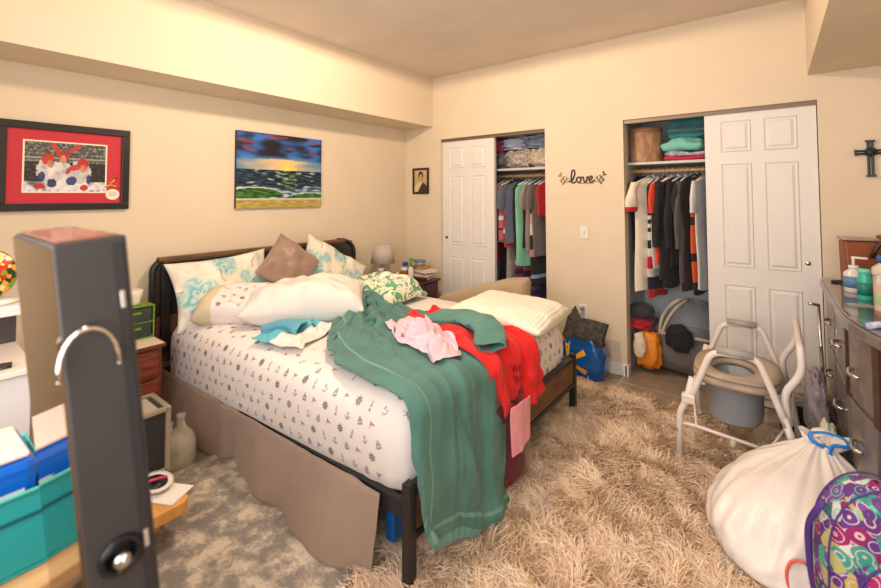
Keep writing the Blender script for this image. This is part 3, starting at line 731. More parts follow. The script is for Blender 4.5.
def floral(L_, W__, H__, label, Mx, seed, flip):
    pb_ = pillow_mesh(L_, W__, H__, n=72, pinch=.22, wr=.011, seed=seed, power=2.3)
    o = pb_.build('floral_pillow', vcmat('floral_print', .85, bump=.1), smooth=True); weld(o)
    ca = o.data.color_attributes.new('Col', 'FLOAT_COLOR', 'CORNER')
    for p in o.data.polygons:
        for li, vi in zip(p.loop_indices, p.vertices):
            c = o.data.vertices[vi].co; ca.data[li].color = (*lin(flower_color(c.x*flip, c.y)), 1)
    o.matrix_world = Mx; tag(o, label, 'pillow')
floral(.72, .47, .17, 'left cream pillow with teal flowers leaning on the headboard', lean(.245, -2.17, .80, .38, .05), 1, 1)
floral(.66, .44, .16, 'right cream pillow with teal flowers, leaning behind the white pillow', lean(.30, -1.27, .79, .45, -.62), 2, -1)
pillow('throw_cushion', .41, .41, .15, mat('cushion_taupe', (150, 122, 104), .42, sheen=.3, var=.04), 'square taupe satin cushion balanced on one corner against the headboard', 'cushion', lean(.40, -1.76, .905, .42, .80), seed=3, n=24)
# nautical pillow with a cream end
pb = pillow_mesh(.54, .36, .17, seed=5, pinch=.02, power=6); bv = BVHTree.FromPolygons([Vector(v) for v in pb.v], pb.f)
for i, f in enumerate(pb.f):
    if sum(pb.v[k][0] for k in f)/4 < -.13: pb.m[i] = 5
sp = []
for i in range(7):
    for j in range(4): sp.append(((-.10+i*.058, -.14+j*.088+(i % 2)*.03, .05), (0, 0, 1), (1, 0, 0), (i*2+j) % 5, r2.uniform(-3, 3)))
put_motifs(pb, bv, sp, .042)
o = pb.build('printed_pillow', [sheetm]+inks+[mat('cream_ticking', (216, 200, 170), .8)], smooth=True); weld(o)
o.matrix_world = tr(.54, -2.19, .735) @ rot('Z', .80) @ rot('X', .35)
tag(o, 'nautical print pillow with plain cream end lying below the left floral pillow', 'pillow')
pillow('bed_pillow', .76, .50, .29, mat('pillow_white', (226, 218, 210), .85, bump=.2, bscale=12), 'big plump white pillow lying across the bed', 'pillow', tr(.88, -1.93, .752) @ rot('Z', .85) @ rot('X', .10), seed=8, n=36, wr=.014, pinch=.05, power=3.2)

# beige bolster
def settee():
    t = thing('settee', 'beige suede settee back rising beyond the far side of the bed', 'settee', (0, 0, 0))
    X = np.linspace(.98, 1.86, 40); b = MB(); G = np.zeros((40, 25, 3))
    sm_ = mat('suede_beige', (172, 148, 118), .7, var=.08, scale=6, sheen=.2, bump=.1, bscale=150)
    for i, x in enumerate(X):
        u = i/39; zt = float(np.interp(x, [.98, 1.05, 1.24, 1.48, 1.70, 1.84, 1.86], [.53, .58, .65, .73, .795, .815, .805])); ey = max(0.02, (1-abs(2*u-1)**14))**.5
        for j in range(25):
            a = PI*j/24; ca, sa = math.cos(a), math.sin(a)
            if j == 0 or j == 24: G[i, j] = (x, -.64+.085*ca*ey, .12)
            else: G[i, j] = (x+(.012*ey if u > .9 else 0), -.64+.085*math.copysign(abs(ca)**.5, ca)*ey, zt-.10+.10*abs(sa)**.6+fbm((x, ca, 1), 3)*.004)
    b.grid(G); n0 = len(b.v)
    for i in (0, 39): b.f.append(tuple(i*25+j for j in range(25))); b.m.append(0)
    b.build('back_cushion', sm_, t, smooth=True)
    MB().box(1.0, 1.85, -.56, -.12, .12, .40).build('seat_cushion', sm_, t, bevel=.04)
    for x in (1.04, 1.80):
        for y in (-.68, -.17): MB().box(x-.02, x+.02, y-.02, y+.02, 0, .12).build('leg', dark_leg, t)
dark_leg = mat('dark_leg', (50, 36, 28), .5)
settee()
# folded quilt on the foot corner
def quilt():
    pbq = pillow_mesh(.63, .57, .15, n=40, pinch=.01, wr=.006, seed=11, power=5)
    qm = mat('quilt_cream', (240, 233, 216), .9); nt = qm.node_tree
    tc = nt.nodes.new('ShaderNodeTexCoord'); wv = nt.nodes.new('ShaderNodeTexWave'); wv.bands_direction = 'X'; wv.inputs['Scale'].default_value = 14; wv.inputs['Distortion'].default_value = 1
    nt.links.new(tc.outputs['Object'], wv.inputs['Vector']); bp = nt.nodes.new('ShaderNodeBump'); bp.inputs['Strength'].default_value = .35; bp.inputs['Distance'].default_value = .01
    nt.links.new(wv.outputs['Fac'], bp.inputs['Height']); nt.links.new(bp.outputs[0], nt.nodes['Principled BSDF'].inputs['Normal'])
    o = pbq.build('folded_quilt', qm, smooth=True); weld(o); o.matrix_world = tr(1.99, -1.17, .695) @ rot('Z', .06) @ rot('Y', .05)
    tag(o, 'folded cream quilt lying on the right foot corner of the bed', 'quilt')
quilt()

# ------------------------------------------------------------ draped clothes
XE = 2.262
def unfold(S, ztop=.66):
    """(s, y) -> on the bed top until the foot edge, then straight down"""
    s, y = S[..., 0], S[..., 1]; over = np.maximum(s-XE, 0); r = .05
    ang = np.minimum(over/r, PI/2); rest = np.maximum(over-r*PI/2, 0)
    x = np.minimum(s, XE)+r*np.sin(ang); z = ztop-r*(1-np.cos(ang))-rest
    return np.stack([x, y, z], -1)
def fabric(name, col, rough=.85, sheen=.12, var=.05, bump=.1, bscale=90, col2=None, scale=8): return mat(name, col, rough, sheen=sheen, var=var, bump=bump, bscale=bscale, col2=col2, scale=scale)
# teal robe
tealm = fabric('robe_teal', (76, 122, 113), bscale=160, bump=.25, var=.10, scale=7, sheen=.12)
nt = tealm.node_tree; bs = nt.nodes['Principled BSDF']; src = bs.inputs['Base Color'].links[0].from_socket
uvn = nt.nodes.new('ShaderNodeUVMap'); sx_ = nt.nodes.new('ShaderNodeSeparateXYZ'); nt.links.new(uvn.outputs[0], sx_.inputs[0])
acc = None
for (ax, c0, wd) in ((0, .13, .006), (0, .86, .006), (1, .955, .004), (1, .99, .012)):
    a = nt.nodes.new('ShaderNodeMath'); a.operation = 'COMPARE'; a.inputs[1].default_value = c0; a.inputs[2].default_value = wd
    nt.links.new(sx_.outputs[ax], a.inputs[0])
    if acc is None: acc = a.outputs[0]
    else:
        q = nt.nodes.new('ShaderNodeMath'); q.operation = 'MAXIMUM'; nt.links.new(acc, q.inputs[0]); nt.links.new(a.outputs[0], q.inputs[1]); acc = q.outputs[0]
mxx = nt.nodes.new('ShaderNodeMixRGB'); nt.links.new(acc, mxx.inputs[0]); nt.links.new(src, mxx.inputs[1]); mxx.inputs[2].default_value = (*lin((104, 150, 139)), 1); nt.links.new(mxx.outputs[0], bs.inputs['Base Color'])
PILL = [lambda P: sdbox(P, (.90, -1.93, .765), (.33, .2, .10), .09, .85)]
S = coons([(1.10, -1.86), (1.36, -2.12), (1.52, -2.28), (1.80, -2.37), (2.05, -2.40), (2.27, -2.43), (2.5, -2.43), (2.68, -2.42)], [(1.02, -1.50), (1.3, -1.45), (1.7, -1.58), (2.0, -1.62), (2.2, -1.72), (2.3, -1.80), (2.6, -1.83), (2.90, -1.84)],
          [(1.10, -1.86), (1.02, -1.50)], [(2.68, -2.42), (2.85, -2.2), (2.90, -1.84)], 80, 120)
sl = np.interp(np.linspace(0, 1, 120), [0, .35, .6, .75, 1], [1.42, 1.38, 1.20, 1.09, 1.05])[None, :]
P = drape(unfold(S, .72), sl, 1.05,  MCOL+PILL, it=110, amp=.03, nsc=6, off=.022, seed=1, smo=6, bend=.08, inner=9, g=.0010, lim=True, hold=.62)
P = crease(P, .13, 7.5, 3.2, .60, 3, fade=lambda u, v: max(0, 1-v*1.6)*min(1, .35+u*4))
P = crease(P, .050, 5.5, 1.6, .14, 5, fade=lambda u, v: min(1, max(.25, v*2.2-.3))*(1-.3*v))
robe = cloth_obj('robe', P, tealm, thick=.010, uv=True); tag(robe, 'teal fleece robe spread over the bed and hanging over the footboard', 'robe')
ROBE = P.copy()
# robe sleeve
def sleeve_tube(pts, rad, flatz=.6, n=20, seedv=0, wr=.008):
    P_ = [Vector(p) for p in pts]; b = MB(); L = []
    for i in range(len(P_)-1):
        p0, p1, p2, p3 = P_[max(i-1, 0)], P_[i], P_[i+1], P_[min(i+2, len(P_)-1)]
        for k in range(8):
            s = k/8; L.append(.5*((2*p1)+(-p0+p2)*s+(2*p0-5*p1+4*p2-p3)*s*s+(-p0+3*p1-3*p2+p3)*s**3))
    L.append(P_[-1]); G = np.zeros((len(L), n+1, 3))
    for i, p in enumerate(L):
        T_ = (L[min(i+1, len(L)-1)]-L[max(i-1, 0)]).normalized(); Sd = T_.cross(Vector((0, 0, 1))).normalized(); U_ = Sd.cross(T_)
        r = rad[0]+(rad[1]-rad[0])*i/(len(L)-1)
        for k in range(n+1):
            a = 2*PI*(k % n)/n; w_ = 1+.25*fbm((p.x*9+math.cos(a), p.y*9+math.sin(a), seedv), 1)
            q = p+Sd*math.cos(a)*r*w_+U_*math.sin(a)*r*flatz*w_
            G[i, k] = q+Vector((0, 0, fbm((q.x*12, q.y*12, seedv), 1)*wr))
    return G
G = sleeve_tube([(1.72, -1.60, .70), (1.95, -1.60, .745), (2.12, -1.68, .75), (2.26, -1.85, .71)], (.11, .078), .40, seedv=4, wr=.02)
b = MB(); b.grid(G); o = b.build('robe_sleeve', fabric('robe_teal_plain', (80, 128, 118), bscale=160, bump=.3, var=.1, sheen=.12), robe, smooth=True); s = o.modifiers.new('solid', 'SOLIDIFY'); s.thickness = .008
o.modifiers.new('sub', 'SUBSURF').render_levels = 1
# red sweatshirt
redm = fabric('sweatshirt_red', (214, 30, 28), bump=.15)
S = coons([(1.45, -1.66), (1.8, -1.80), (2.2, -1.92), (2.3, -1.92), (2.46, -1.86)], [(1.60, -1.34), (1.85, -1.32), (2.05, -1.40), (2.2, -1.46), (2.3, -1.46), (2.58, -1.42)],
          [(1.45, -1.66), (1.52, -1.5), (1.60, -1.34)], [(2.46, -1.86), (2.55, -1.62), (2.58, -1.42)], 46, 64)
Pr = unfold(S, .76)
P = drape(Pr, 1.22, 1.03, MCOL, lim=True, hold=.6, smo=3, it=110, amp=.03, nsc=11, off=.030, seed=2, bend=.05, inner=8)
P = crease(P, .065, 5.5, 3.0, .5, 11)
red = cloth_obj('sweatshirt', P, redm, thick=.010); tag(red, 'bright red sweatshirt draped over the bed foot, beside the robe', 'sweatshirt')
# mark on the red sweatshirt: drawn along the cloth grid
def mark_on_cloth(P, lines, r, name, m, parent, lift=.009):
    n, k = P.shape[:2]; b = MB()
    for L in lines:
        pts = []
        for (u, v) in L:
            i, j = u*(n-1), v*(k-1); i0, j0 = int(i), int(j); i0 = min(i0, n-2); j0 = min(j0, k-2)
            p = P[i0, j0]*(1-(i-i0))*(1-(j-j0))+P[i0+1, j0]*(i-i0)*(1-(j-j0))+P[i0, j0+1]*(1-(i-i0))*(j-j0)+P[i0+1, j0+1]*(i-i0)*(j-j0)
            N = np.cross(P[i0+1, j0]-P[i0, j0], P[i0, j0+1]-P[i0, j0]); N /= np.linalg.norm(N); N = N if (N[0]+N[2]) > 0 else -N
            pts.append(tuple(p+N*lift))
        b.tube(pts, r, 5)
    return b.build(name, m, parent, smooth=True)
zz = [[(.42+.02*i, .80+.03*(i % 2)) for i in range(8)], [(.43+.02*i, .845+.02*((i+1) % 2)) for i in range(7)], [(.44, .875), (.55, .875)]]
mark_on_cloth(P, zz, .002, 'chest_print', mat('print_maroon', (130, 24, 24), .7), red)
# pink cloth hanging and maroon trousers over the foot rail
def hang(name, y0, y1, ztop, zbot, x, m, label, cat, seed, slack=1.18, taper=0.0, lean_=0.0, th=.005):
    n, k = 22, 34; U, V = np.meshgrid(np.linspace(0, 1, n), np.linspace(0, 1, k), indexing='ij')
    yc = (y0+y1)/2; P_ = np.stack([x+.02*V+.012*np.sin(U*9+seed)*(.3+V), yc+(U-.5)*(y1-y0)*(1-taper*V)+lean_*V, ztop+(zbot-ztop)*V], -1)
    pin = (V < .02)
    P_ = drape(P_, slack, 1.01, MCOL, it=90, amp=.02, nsc=10, off=.02, seed=seed, pin=pin, g=.001)
    P_ = crease(P_, .018, 2.6, 1.0, .1, seed, fade=lambda u, v: min(1, u*5, (1-u)*5))
    o = cloth_obj(name, P_, m, thick=th); tag(o, label, cat); return o
hang('trousers', -1.90, -1.62, .45, .13, 2.315, fabric('maroon_cloth', (98, 26, 34)), 'dark maroon trousers hanging over the foot rail beside the robe', 'trousers', 3, taper=.15)
hang('shirt', -1.88, -1.70, .47, .35, 2.385, fabric('pink_cloth', (226, 150, 158)), 'pale pink shirt hanging below the red sweatshirt', 'shirt', 5, taper=.35, lean_=.06)
# crumpled pink top on the robe
def zfield(P, cells=.03):
    """height lookup of a draped cloth"""
    pts = P.reshape(-1, 3); xs, ys = pts[:, 0], pts[:, 1]; x0, y0 = xs.min(), ys.min()
    nx, ny = int((xs.max()-x0)/cells)+2, int((ys.max()-y0)/cells)+2; H_ = np.full((nx, ny), -1.)
    ii = ((xs-x0)/cells).astype(int); jj = ((ys-y0)/cells).astype(int); np.maximum.at(H_, (ii, jj), pts[:, 2])
    def f(Q):
        i = np.clip(((Q[..., 0]-x0)/cells).astype(int), 0, nx-1); j = np.clip(((Q[..., 1]-y0)/cells).astype(int), 0, ny-1)
        h = H_[i, j]; d = Q[..., 2]-h; N = np.zeros(Q.shape); N[..., 2] = 1; return d, N
    return f
def lump(name, pts2, zt, m, label, cat, seed, hold=.99, cr=.06, su=1.35, sv=1.3, amp=.05, cols=(), n=40, k=44, th=.005, off=.012, it=140, nsc=12, bend=.2):
    A_, B_, C2, D2 = pts2; S = coons(A_, B_, C2, D2, n, k)
    P_ = np.concatenate([S, np.full(S.shape[:2]+(1,), zt)], -1)
    P_ = drape(P_, su, sv, list(cols)+MCOL, it=it, amp=amp, nsc=nsc, off=off, seed=seed, bend=bend, hold=hold, smo=4)
    P_ = crease(P_, cr, 4, 3.5, .5, seed, fade=lambda u, v: max(.1, min(1, u*5, (1-u)*5, v*5, (1-v)*5)))
    o = cloth_obj(name, P_, m, thick=th); tag(o, label, cat); return o, P_
lump('crumpled_shirt', ([(1.60, -1.92), (1.85, -2.05), (2.12, -2.12)], [(1.58, -1.72), (1.95, -1.80), (2.16, -1.95)], [(1.60, -1.92), (1.58, -1.72)], [(2.12, -2.12), (2.16, -1.95)]), .78,
     fabric('lilac_pink', (222, 188, 200)), 'crumpled pale pink shirt lying on the teal robe', 'shirt', 6, cols=(zfield(ROBE),), amp=.04, su=1.3, sv=1.2, bend=.05, cr=.13)
# aqua and white towel
def bandmat(name, c1, c2, axis, pos, sc=1.0):
    m = fabric(name, c1, bump=.3, bscale=200); nt = m.node_tree; bs = nt.nodes['Principled BSDF']; tc = nt.nodes.new('ShaderNodeTexCoord'); sp_ = nt.nodes.new('ShaderNodeSeparateXYZ'); nt.links.new(tc.outputs['Object'], sp_.inputs[0])
    a = nt.nodes.new('ShaderNodeMath'); a.operation = 'GREATER_THAN'; a.inputs[1].default_value = pos; nt.links.new(sp_.outputs[axis], a.inputs[0])
    mx = nt.nodes.new('ShaderNodeMixRGB'); mx.inputs[1].default_value = (*lin(c1), 1); mx.inputs[2].default_value = (*lin(c2), 1); nt.links.new(a.outputs[0], mx.inputs[0]); nt.links.new(mx.outputs[0], bs.inputs['Base Color']); return m
o, _ = lump('beach_towel', ([(1.05, -2.42), (1.40, -2.34)], [(.92, -1.96), (1.24, -1.97)], [(1.05, -2.42), (.92, -1.96)], [(1.40, -2.34), (1.24, -1.97)]), .68, bandmat('towel_aqua', (92, 184, 200), (232, 222, 214), 0, 1.20),
     'aqua and white towel crumpled in front of the big white pillow', 'towel', 7, su=1.3, sv=1.2, bend=.06, amp=.04, th=.008, n=34, k=40)
b = MB(); b.grid(sleeve_tube([(1.00, -2.30, .67), (1.12, -2.24, .70), (1.22, -2.20, .69)], (.04, .055), .8, seedv=9)); q = b.build('rolled_edge', fabric('towel_blue', (96, 160, 182)), o, smooth=True); q.modifiers.new('solid', 'SOLIDIFY').thickness = .006
# leaf print blanket
def leafmat():
    m = fabric('leaf_print', (232, 224, 200)); nt = m.node_tree; bs = nt.nodes['Principled BSDF']; tc = nt.nodes.new('ShaderNodeTexCoord'); n = nt.nodes.new('ShaderNodeTexNoise'); n.inputs['Scale'].default_value = 14; n.inputs['Detail'].default_value = 0; n.inputs['Distortion'].default_value = 1.2
    nt.links.new(tc.outputs['Object'], n.inputs['Vector']); r = nt.nodes.new('ShaderNodeValToRGB'); r.color_ramp.interpolation = 'CONSTANT'; nt.links.new(n.outputs['Fac'], r.inputs[0])
    e = r.color_ramp.elements; e[0].color = (*lin((98, 160, 118)), 1); e[1].position = .43; e[1].color = (*lin((236, 228, 204)), 1); k = e.new(.58); k.color = (*lin((120, 170, 130)), 1); k = e.new(.63); k.color = (*lin((236, 228, 204)), 1)
    nt.links.new(r.outputs[0], bs.inputs['Base Color']); return m
lump('throw_blanket', ([(.78, -1.62), (1.22, -1.45)], [(.55, -1.10), (1.15, -1.02)], [(.78, -1.62), (.55, -1.10)], [(1.22, -1.45), (1.15, -1.02)]), .80, leafmat(),
     'white blanket printed with green leaves, bunched beyond the white pillow', 'blanket', 8, su=1.35, sv=1.3, amp=.06, bend=.08, th=.014, nsc=7, cols=(lambda P: sdbox(P, (.92, -1.28, .68), (.24, .2, .07), .06),), off=.02)

# ------------------------------------------------------------ nightstands
def nightstand(name, label, x0, x1, y0, y1, h, m, knobm, nd=3):
    t = thing(name, label, 'nightstand', ((x0+x1)/2, (y0+y1)/2, 0)); o_ = Vector(t.location); L = MB()
    hx, hy = (x1-x0)/2, (y1-y0)/2
    MB().box(-hx+.01, hx-.015, -hy+.015, hy-.015, .05, h-.025).build('body', m, t, bevel=.003)
    MB().box(-hx, hx+.012, -hy, hy, h-.025, h).build('top', m, t, bevel=.005)
    for sx in (-1, 1):
        for sy in (-1, 1): MB().box(sx*(hx-.04)-.02, sx*(hx-.04)+.02, sy*(hy-.04)-.02, sy*(hy-.04)+.02, 0, .05).build('foot', m, t)
    dh = (h-.10)/nd
    for i in range(nd):
        z = .07+i*dh; d = MB().box(hx-.016, hx+.004, -hy+.035, hy-.035, z+.008, z+dh-.008).build('drawer', m, t, bevel=.005)
        MB().lathe([(0, 0), (.008, 0), (.006, .012), (.014, .02), (.012, .028), (0, .03)], (hx+.004, 0, z+dh/2), 12, axis='x').build('knob', knobm, d, smooth=True)
    return t
cherry = mat('cherry_wood', (128, 58, 34), .4, col2=(92, 36, 22), scale=5, stretch=(2, 2, 14), coat=.3)
brass = mat('brass', (180, 150, 90), .35, metal=1)
nightstand('nightstand', 'reddish wooden nightstand left of the bed', .08, .53, -3.09, -2.645, .60, cherry, brass)
MB()
o = MB().box(.11, .55, -3.08, -2.66, .6005, .604).build('table_cloth', mat('doily', (214, 196, 172), .8)); tag(o, 'thin cream cloth spread on the left nightstand top', 'cloth')
# green framed mini drawers
t = thing('drawer_organizer', 'small clear drawer organizer with lime green frame on the left nightstand', 'organizer', (.30, -2.76, .605)); lime = mat('lime', (100, 140, 38), .4); clr = mat('smoke_plastic', (52, 62, 60), .2, alpha=.8)
b = MB(); b.tube([(.09, -.097, 0), (.09, -.097, .19), (-.09, -.097, .19), (-.09, -.097, 0)], .005, 8).tube([(.09, .097, 0), (.09, .097, .19), (-.09, .097, .19), (-.09, .097, 0)], .005, 8).box(-.09, .09, -.10, .10, .187, .193).box(-.09, .09, -.10, .10, 0, .008).box(-.09, .09, -.10, .10, .092, .098).build('frame', lime, t, bevel=.002)
for z in (.01, .10): d = MB().box(-.085, .092, -.085, .085, z, z+.08).build('drawer', clr, t, bevel=.003); MB().box(.092, .104, -.03, .03, z+.05, z+.062).build('pull', lime, d)
t = MB(); t.lathe([(.0, 0), (.028, 0), (.026, .02), (.034, .05), (.04, .085), (.036, .088), (.024, .03), (0, .028)], (.32, -2.74, .801), 20); tag(t.build('candle_cup', mat('cup_white', (226, 214, 200), .4), smooth=True), 'small white cup on top of the green framed organizer', 'cup')

dark_cherry = mat('dark_cherry', (82, 34, 26), .35, col2=(58, 22, 18), scale=5, stretch=(2, 2, 12), coat=.3)
NZ = .60
nightstand('nightstand', 'dark cherry nightstand in the corner right of the bed', .05, .62, -.72, -.16, NZ, dark_cherry, brass, 2)
t = thing('table_lamp', 'table lamp with grey tapered shade on the corner nightstand', 'lamp', (.21, -.575, NZ))
MB().lathe([(0, 0), (.055, 0), (.055, .012), (.02, .02), (.024, .05), (.03, .09), (.022, .13), (.01, .15), (.008, .2), (0, .2)], (0, 0, 0), 20).build('base', mat('lamp_base', (190, 176, 158), .4), t, smooth=True)
MB().lathe([(.125, .17), (.085, .355), (.083, .355), (.123, .17)], (0, 0, 0), 32).build('lamp_shade', mat('shade_grey', (190, 178, 164), .8), t, smooth=True)
def bottle(name, label, x, y, z, r, h, body, capc, caph=.2, neck=.6, cat='bottle', labelc=None, group=None, sx=1):
    t = thing(name, label, cat, (x, y, z), group=group)
    hb = h*(1-caph)
    MB().lathe([(0, 0), (r*.92, 0), (r, h*.03), (r, hb*.82), (r*neck, hb*.97), (r*neck, hb), (0, hb)], (0, 0, 0), 20, sy=sx).build('body', body, t, smooth=True)
    MB().lathe([(0, hb+.0005), (r*neck*1.12, hb+.0005), (r*neck*1.12, h-.002), (r*neck, h), (0, h)], (0, 0, 0), 18).build('cap', capc, t, smooth=True)
    if labelc: MB().lathe([(r*1.012, hb*.2), (r*1.012, hb*.68)], (0, 0, 0), 20, sy=sx).build('paper_label', labelc, t, smooth=True)
    return t
wp = mat('plastic_white', (228, 222, 214), .4); bp_ = mat('plastic_blue', (28, 80, 150), .35); gp = mat('label_green', (110, 160, 90), .5); amber = mat('amber', (170, 92, 30), .2, alpha=.9); orange = mat('orange_label', (222, 110, 40), .5); yel = mat('label_yellow', (222, 190, 60), .5); blk = mat('plastic_black', (30, 30, 32), .35)
bottle('pill_bottle', 'white pill bottle with green label in front of the lamp', .27, -.66, NZ, .032, .13, wp, wp, .2, .85, labelc=gp)
bottle('supplement_jar', 'short jar with yellow label beside the lamp base', .31, -.52, NZ, .030, .075, mat('jar_red', (140, 70, 70), .4), mat('cap_mauve', (150, 110, 100), .5), .2, .8, labelc=yel, cat='jar')
bottle('pill_bottle', 'tall bottle with dark blue cap behind the orange labelled jar', .34, -.38, NZ, .033, .165, mat('plastic_steelblue', (96, 120, 140), .4), bp_, .18, .8)
bottle('pill_bottle', 'bottle with orange label on the corner nightstand', .40, -.46, NZ, .036, .125, amber, wp, .25, .9, labelc=orange)
bottle('pill_bottle', 'small white tube bottle next to the yellow labelled jar', .38, -.54, NZ, .02, .085, wp, wp, .3, .8)
t = bottle('spray_bottle', 'white spray bottle with green trigger beside the stacked books', .47, -.44, NZ, .027, .20, wp, gp, .3, .5)
MB().box(-.012, .05, -.01, .01, .196, .222).build('trigger', mat('trigger_green', (100, 160, 70), .4), t, bevel=.003)
bk = [((.47, -.29), (.22, .16), .022, (110, 46, 40), 'dark red book at the bottom of the nightstand stack'), ((.48, -.30), (.21, .17), .012, (120, 116, 112), 'thin grey booklet second from the bottom of the nightstand stack'), ((.49, -.295), (.23, .17), .022, (226, 214, 196), 'cream book in the middle of the nightstand stack'), ((.48, -.29), (.22, .15), .018, (206, 150, 130), 'pinkish book below the papers on the nightstand stack'), ((.51, -.295), (.24, .17), .022, (232, 222, 206), 'curled white papers on the nightstand stack'), ((.47, -.29), (.16, .14), .03, (170, 140, 110), 'tan box on the nightstand stack')]
z = NZ+.0005
for i, ((cx, cy), (lx, ly), h, c, lb) in enumerate(bk):
    t = thing('book' if i < 4 else ('papers' if i == 4 else 'small_box'), lb, 'book' if i < 4 else ('papers' if i == 4 else 'box'), (cx, cy, z), r2.uniform(-.25, .25), 'stack on the corner nightstand')
    MB().box(-lx/2, lx/2, -ly/2+.003, ly/2-.003, .002, h-.002).build('pages', wp if i != 5 else mat('tan_card', c, .7), t)
    MB().box(-lx/2-.003, lx/2+.003, -ly/2, ly/2, 0, .002).box(-lx/2-.003, lx/2+.003, -ly/2, ly/2, h-.002, h).box(-lx/2-.003, lx/2+.003, -ly/2, -ly/2+.003, 0, h).build('cover', mat('cover%d' % i, c, .5), t)
    z += h+.0006
t = thing('food_container', 'tub with round blue lid on top of the nightstand stack', 'container', (.46, -.29, z))
MB().lathe([(0, 0), (.045, 0), (.055, .04), (0, .04)], (0, 0, 0), 24).build('tub', mat('tub_tan', (176, 160, 140), .4), t, smooth=True)
MB().lathe([(0, .0405), (.06, .0405), (.06, .05), (.05, .056), (0, .056)], (0, 0, 0), 24).build('lid', mat('lid_blue', (70, 130, 170), .35), t, smooth=True)

# ------------------------------------------------------------ left side: case, board, jugs
pale = mat('pine_yellow', (222, 166, 92), .5, col2=(206, 148, 76), scale=3, stretch=(1, 10, 1))
t = thing('low_bench', 'low yellow wooden bench with rounded end standing on the rug', 'bench', (1.13, -2.98, .014))
pts = [(-.24, -.20), (.22, -.20)]+[(.22+.04*math.sin(a), -.16-.04*math.cos(a)) for a in (.3, .8, 1.3)]+[(.26, .10)]+[(.22+.04*math.cos(a), .10+.04*math.sin(a)) for a in (.3, .8, 1.3)]+[(.22, .14), (-.24, .14)]
MB().prism(pts, .115, .165).build('seat_board', pale, t, bevel=.005)
for sx in (-.18, .10):
    for sy in (-.14, .06): MB().box(sx-.015, sx+.015, sy-.015, sy+.015, 0, .115).build('leg', pale, t)
t = thing('equipment_case', 'black flight case with silver edges standing on the yellow bench', 'case', (1.0, -2.965, .180))
MB().box(-.10, .10, -.13, .13, .004, .28).build('case_body', mat('case_black', (44, 42, 44), .5), t)
b = MB()
for x in (-.102, .102):
    for y in (-.132, .132): b.box(x-.011, x+.011, y-.011, y+.011, 0, .29)
for z in (.008, .282):
    for x in (-.102, .102): b.box(x-.011, x+.011, -.13, .13, z-.009, z+.009)
    for y in (-.132, .132): b.box(-.10, .10, y-.011, y+.011, z-.009, z+.009)
b.build('silver_edging', mat('alu', (190, 180, 165), .35, metal=.8), t, bevel=.002)
MB().box(-.08, .08, -.10, .10, .281, .2845).build('case_lid', mat('lid_silver', (196, 190, 180), .35, metal=.5), t)
t = thing('paper_sheet', 'white paper sheets on the yellow bench under the round tray', 'paper', (1.27, -2.90, .1800), .5)
MB().box(-.09, .09, -.06, .06, 0, .004).build('sheets', mat('paper_white', (235, 228, 222), .7), t)
t = thing('round_tray', 'black and white oval dish with pink ribbon on the yellow bench', 'dish', (1.20, -2.91, .185))
MB().lathe([(0, .002), (.06, .002), (.085, .018), (.09, .024), (.07, .022), (0, .014)], (0, 0, 0), 28, sy=.7).build('dish_rim', wp, t, smooth=True)
MB().lathe([(0, .0145), (.06, .0185), (.062, .021), (0, .021)], (0, 0, 0), 28, sy=.7).build('dish_centre', blk, t, smooth=True)
MB().tube([(.02, -.07, .03), (.0, -.02, .035), (.01, .04, .028)], .006, 8).build('ribbon', mat('ribbon_pink', (225, 70, 110), .5), t, smooth=True)
glass = mat('bottle_glass', (226, 222, 204), .06, alpha=.33, coat=1)
for i, (x, y, h, r, lb) in enumerate(((.665, -2.67, .18, .08, 'short clear glass jug on the tiles beside the bed skirt, in front of nightstand'), (.80, -2.66, .27, .075, 'taller narrow necked clear glass jug on the tiles beside the bed skirt'))):
    t = thing('glass_jug', lb, 'jug', (x, y, .001))
    MB().lathe([(0, 0), (r*.9, 0), (r, .02), (r, h*.45), (r*.8, h*.62), (r*.28, h*.8), (r*.25, h*.95), (r*.32, h), (r*.2, h), (r*.18, h*.8), (r*.7, h*.6), (r*.93, h*.43), (r*.93, .02), (0, .012)], (0, 0, 0), 28).build('jug_body', glass, t, smooth=True)
    MB().tube([(r*.28, 0, h*.9), (r*.65, 0, h*.88), (r*.75, 0, h*.68)], .006, 8, fil=.02).build('jug_handle', glass, t, smooth=True)

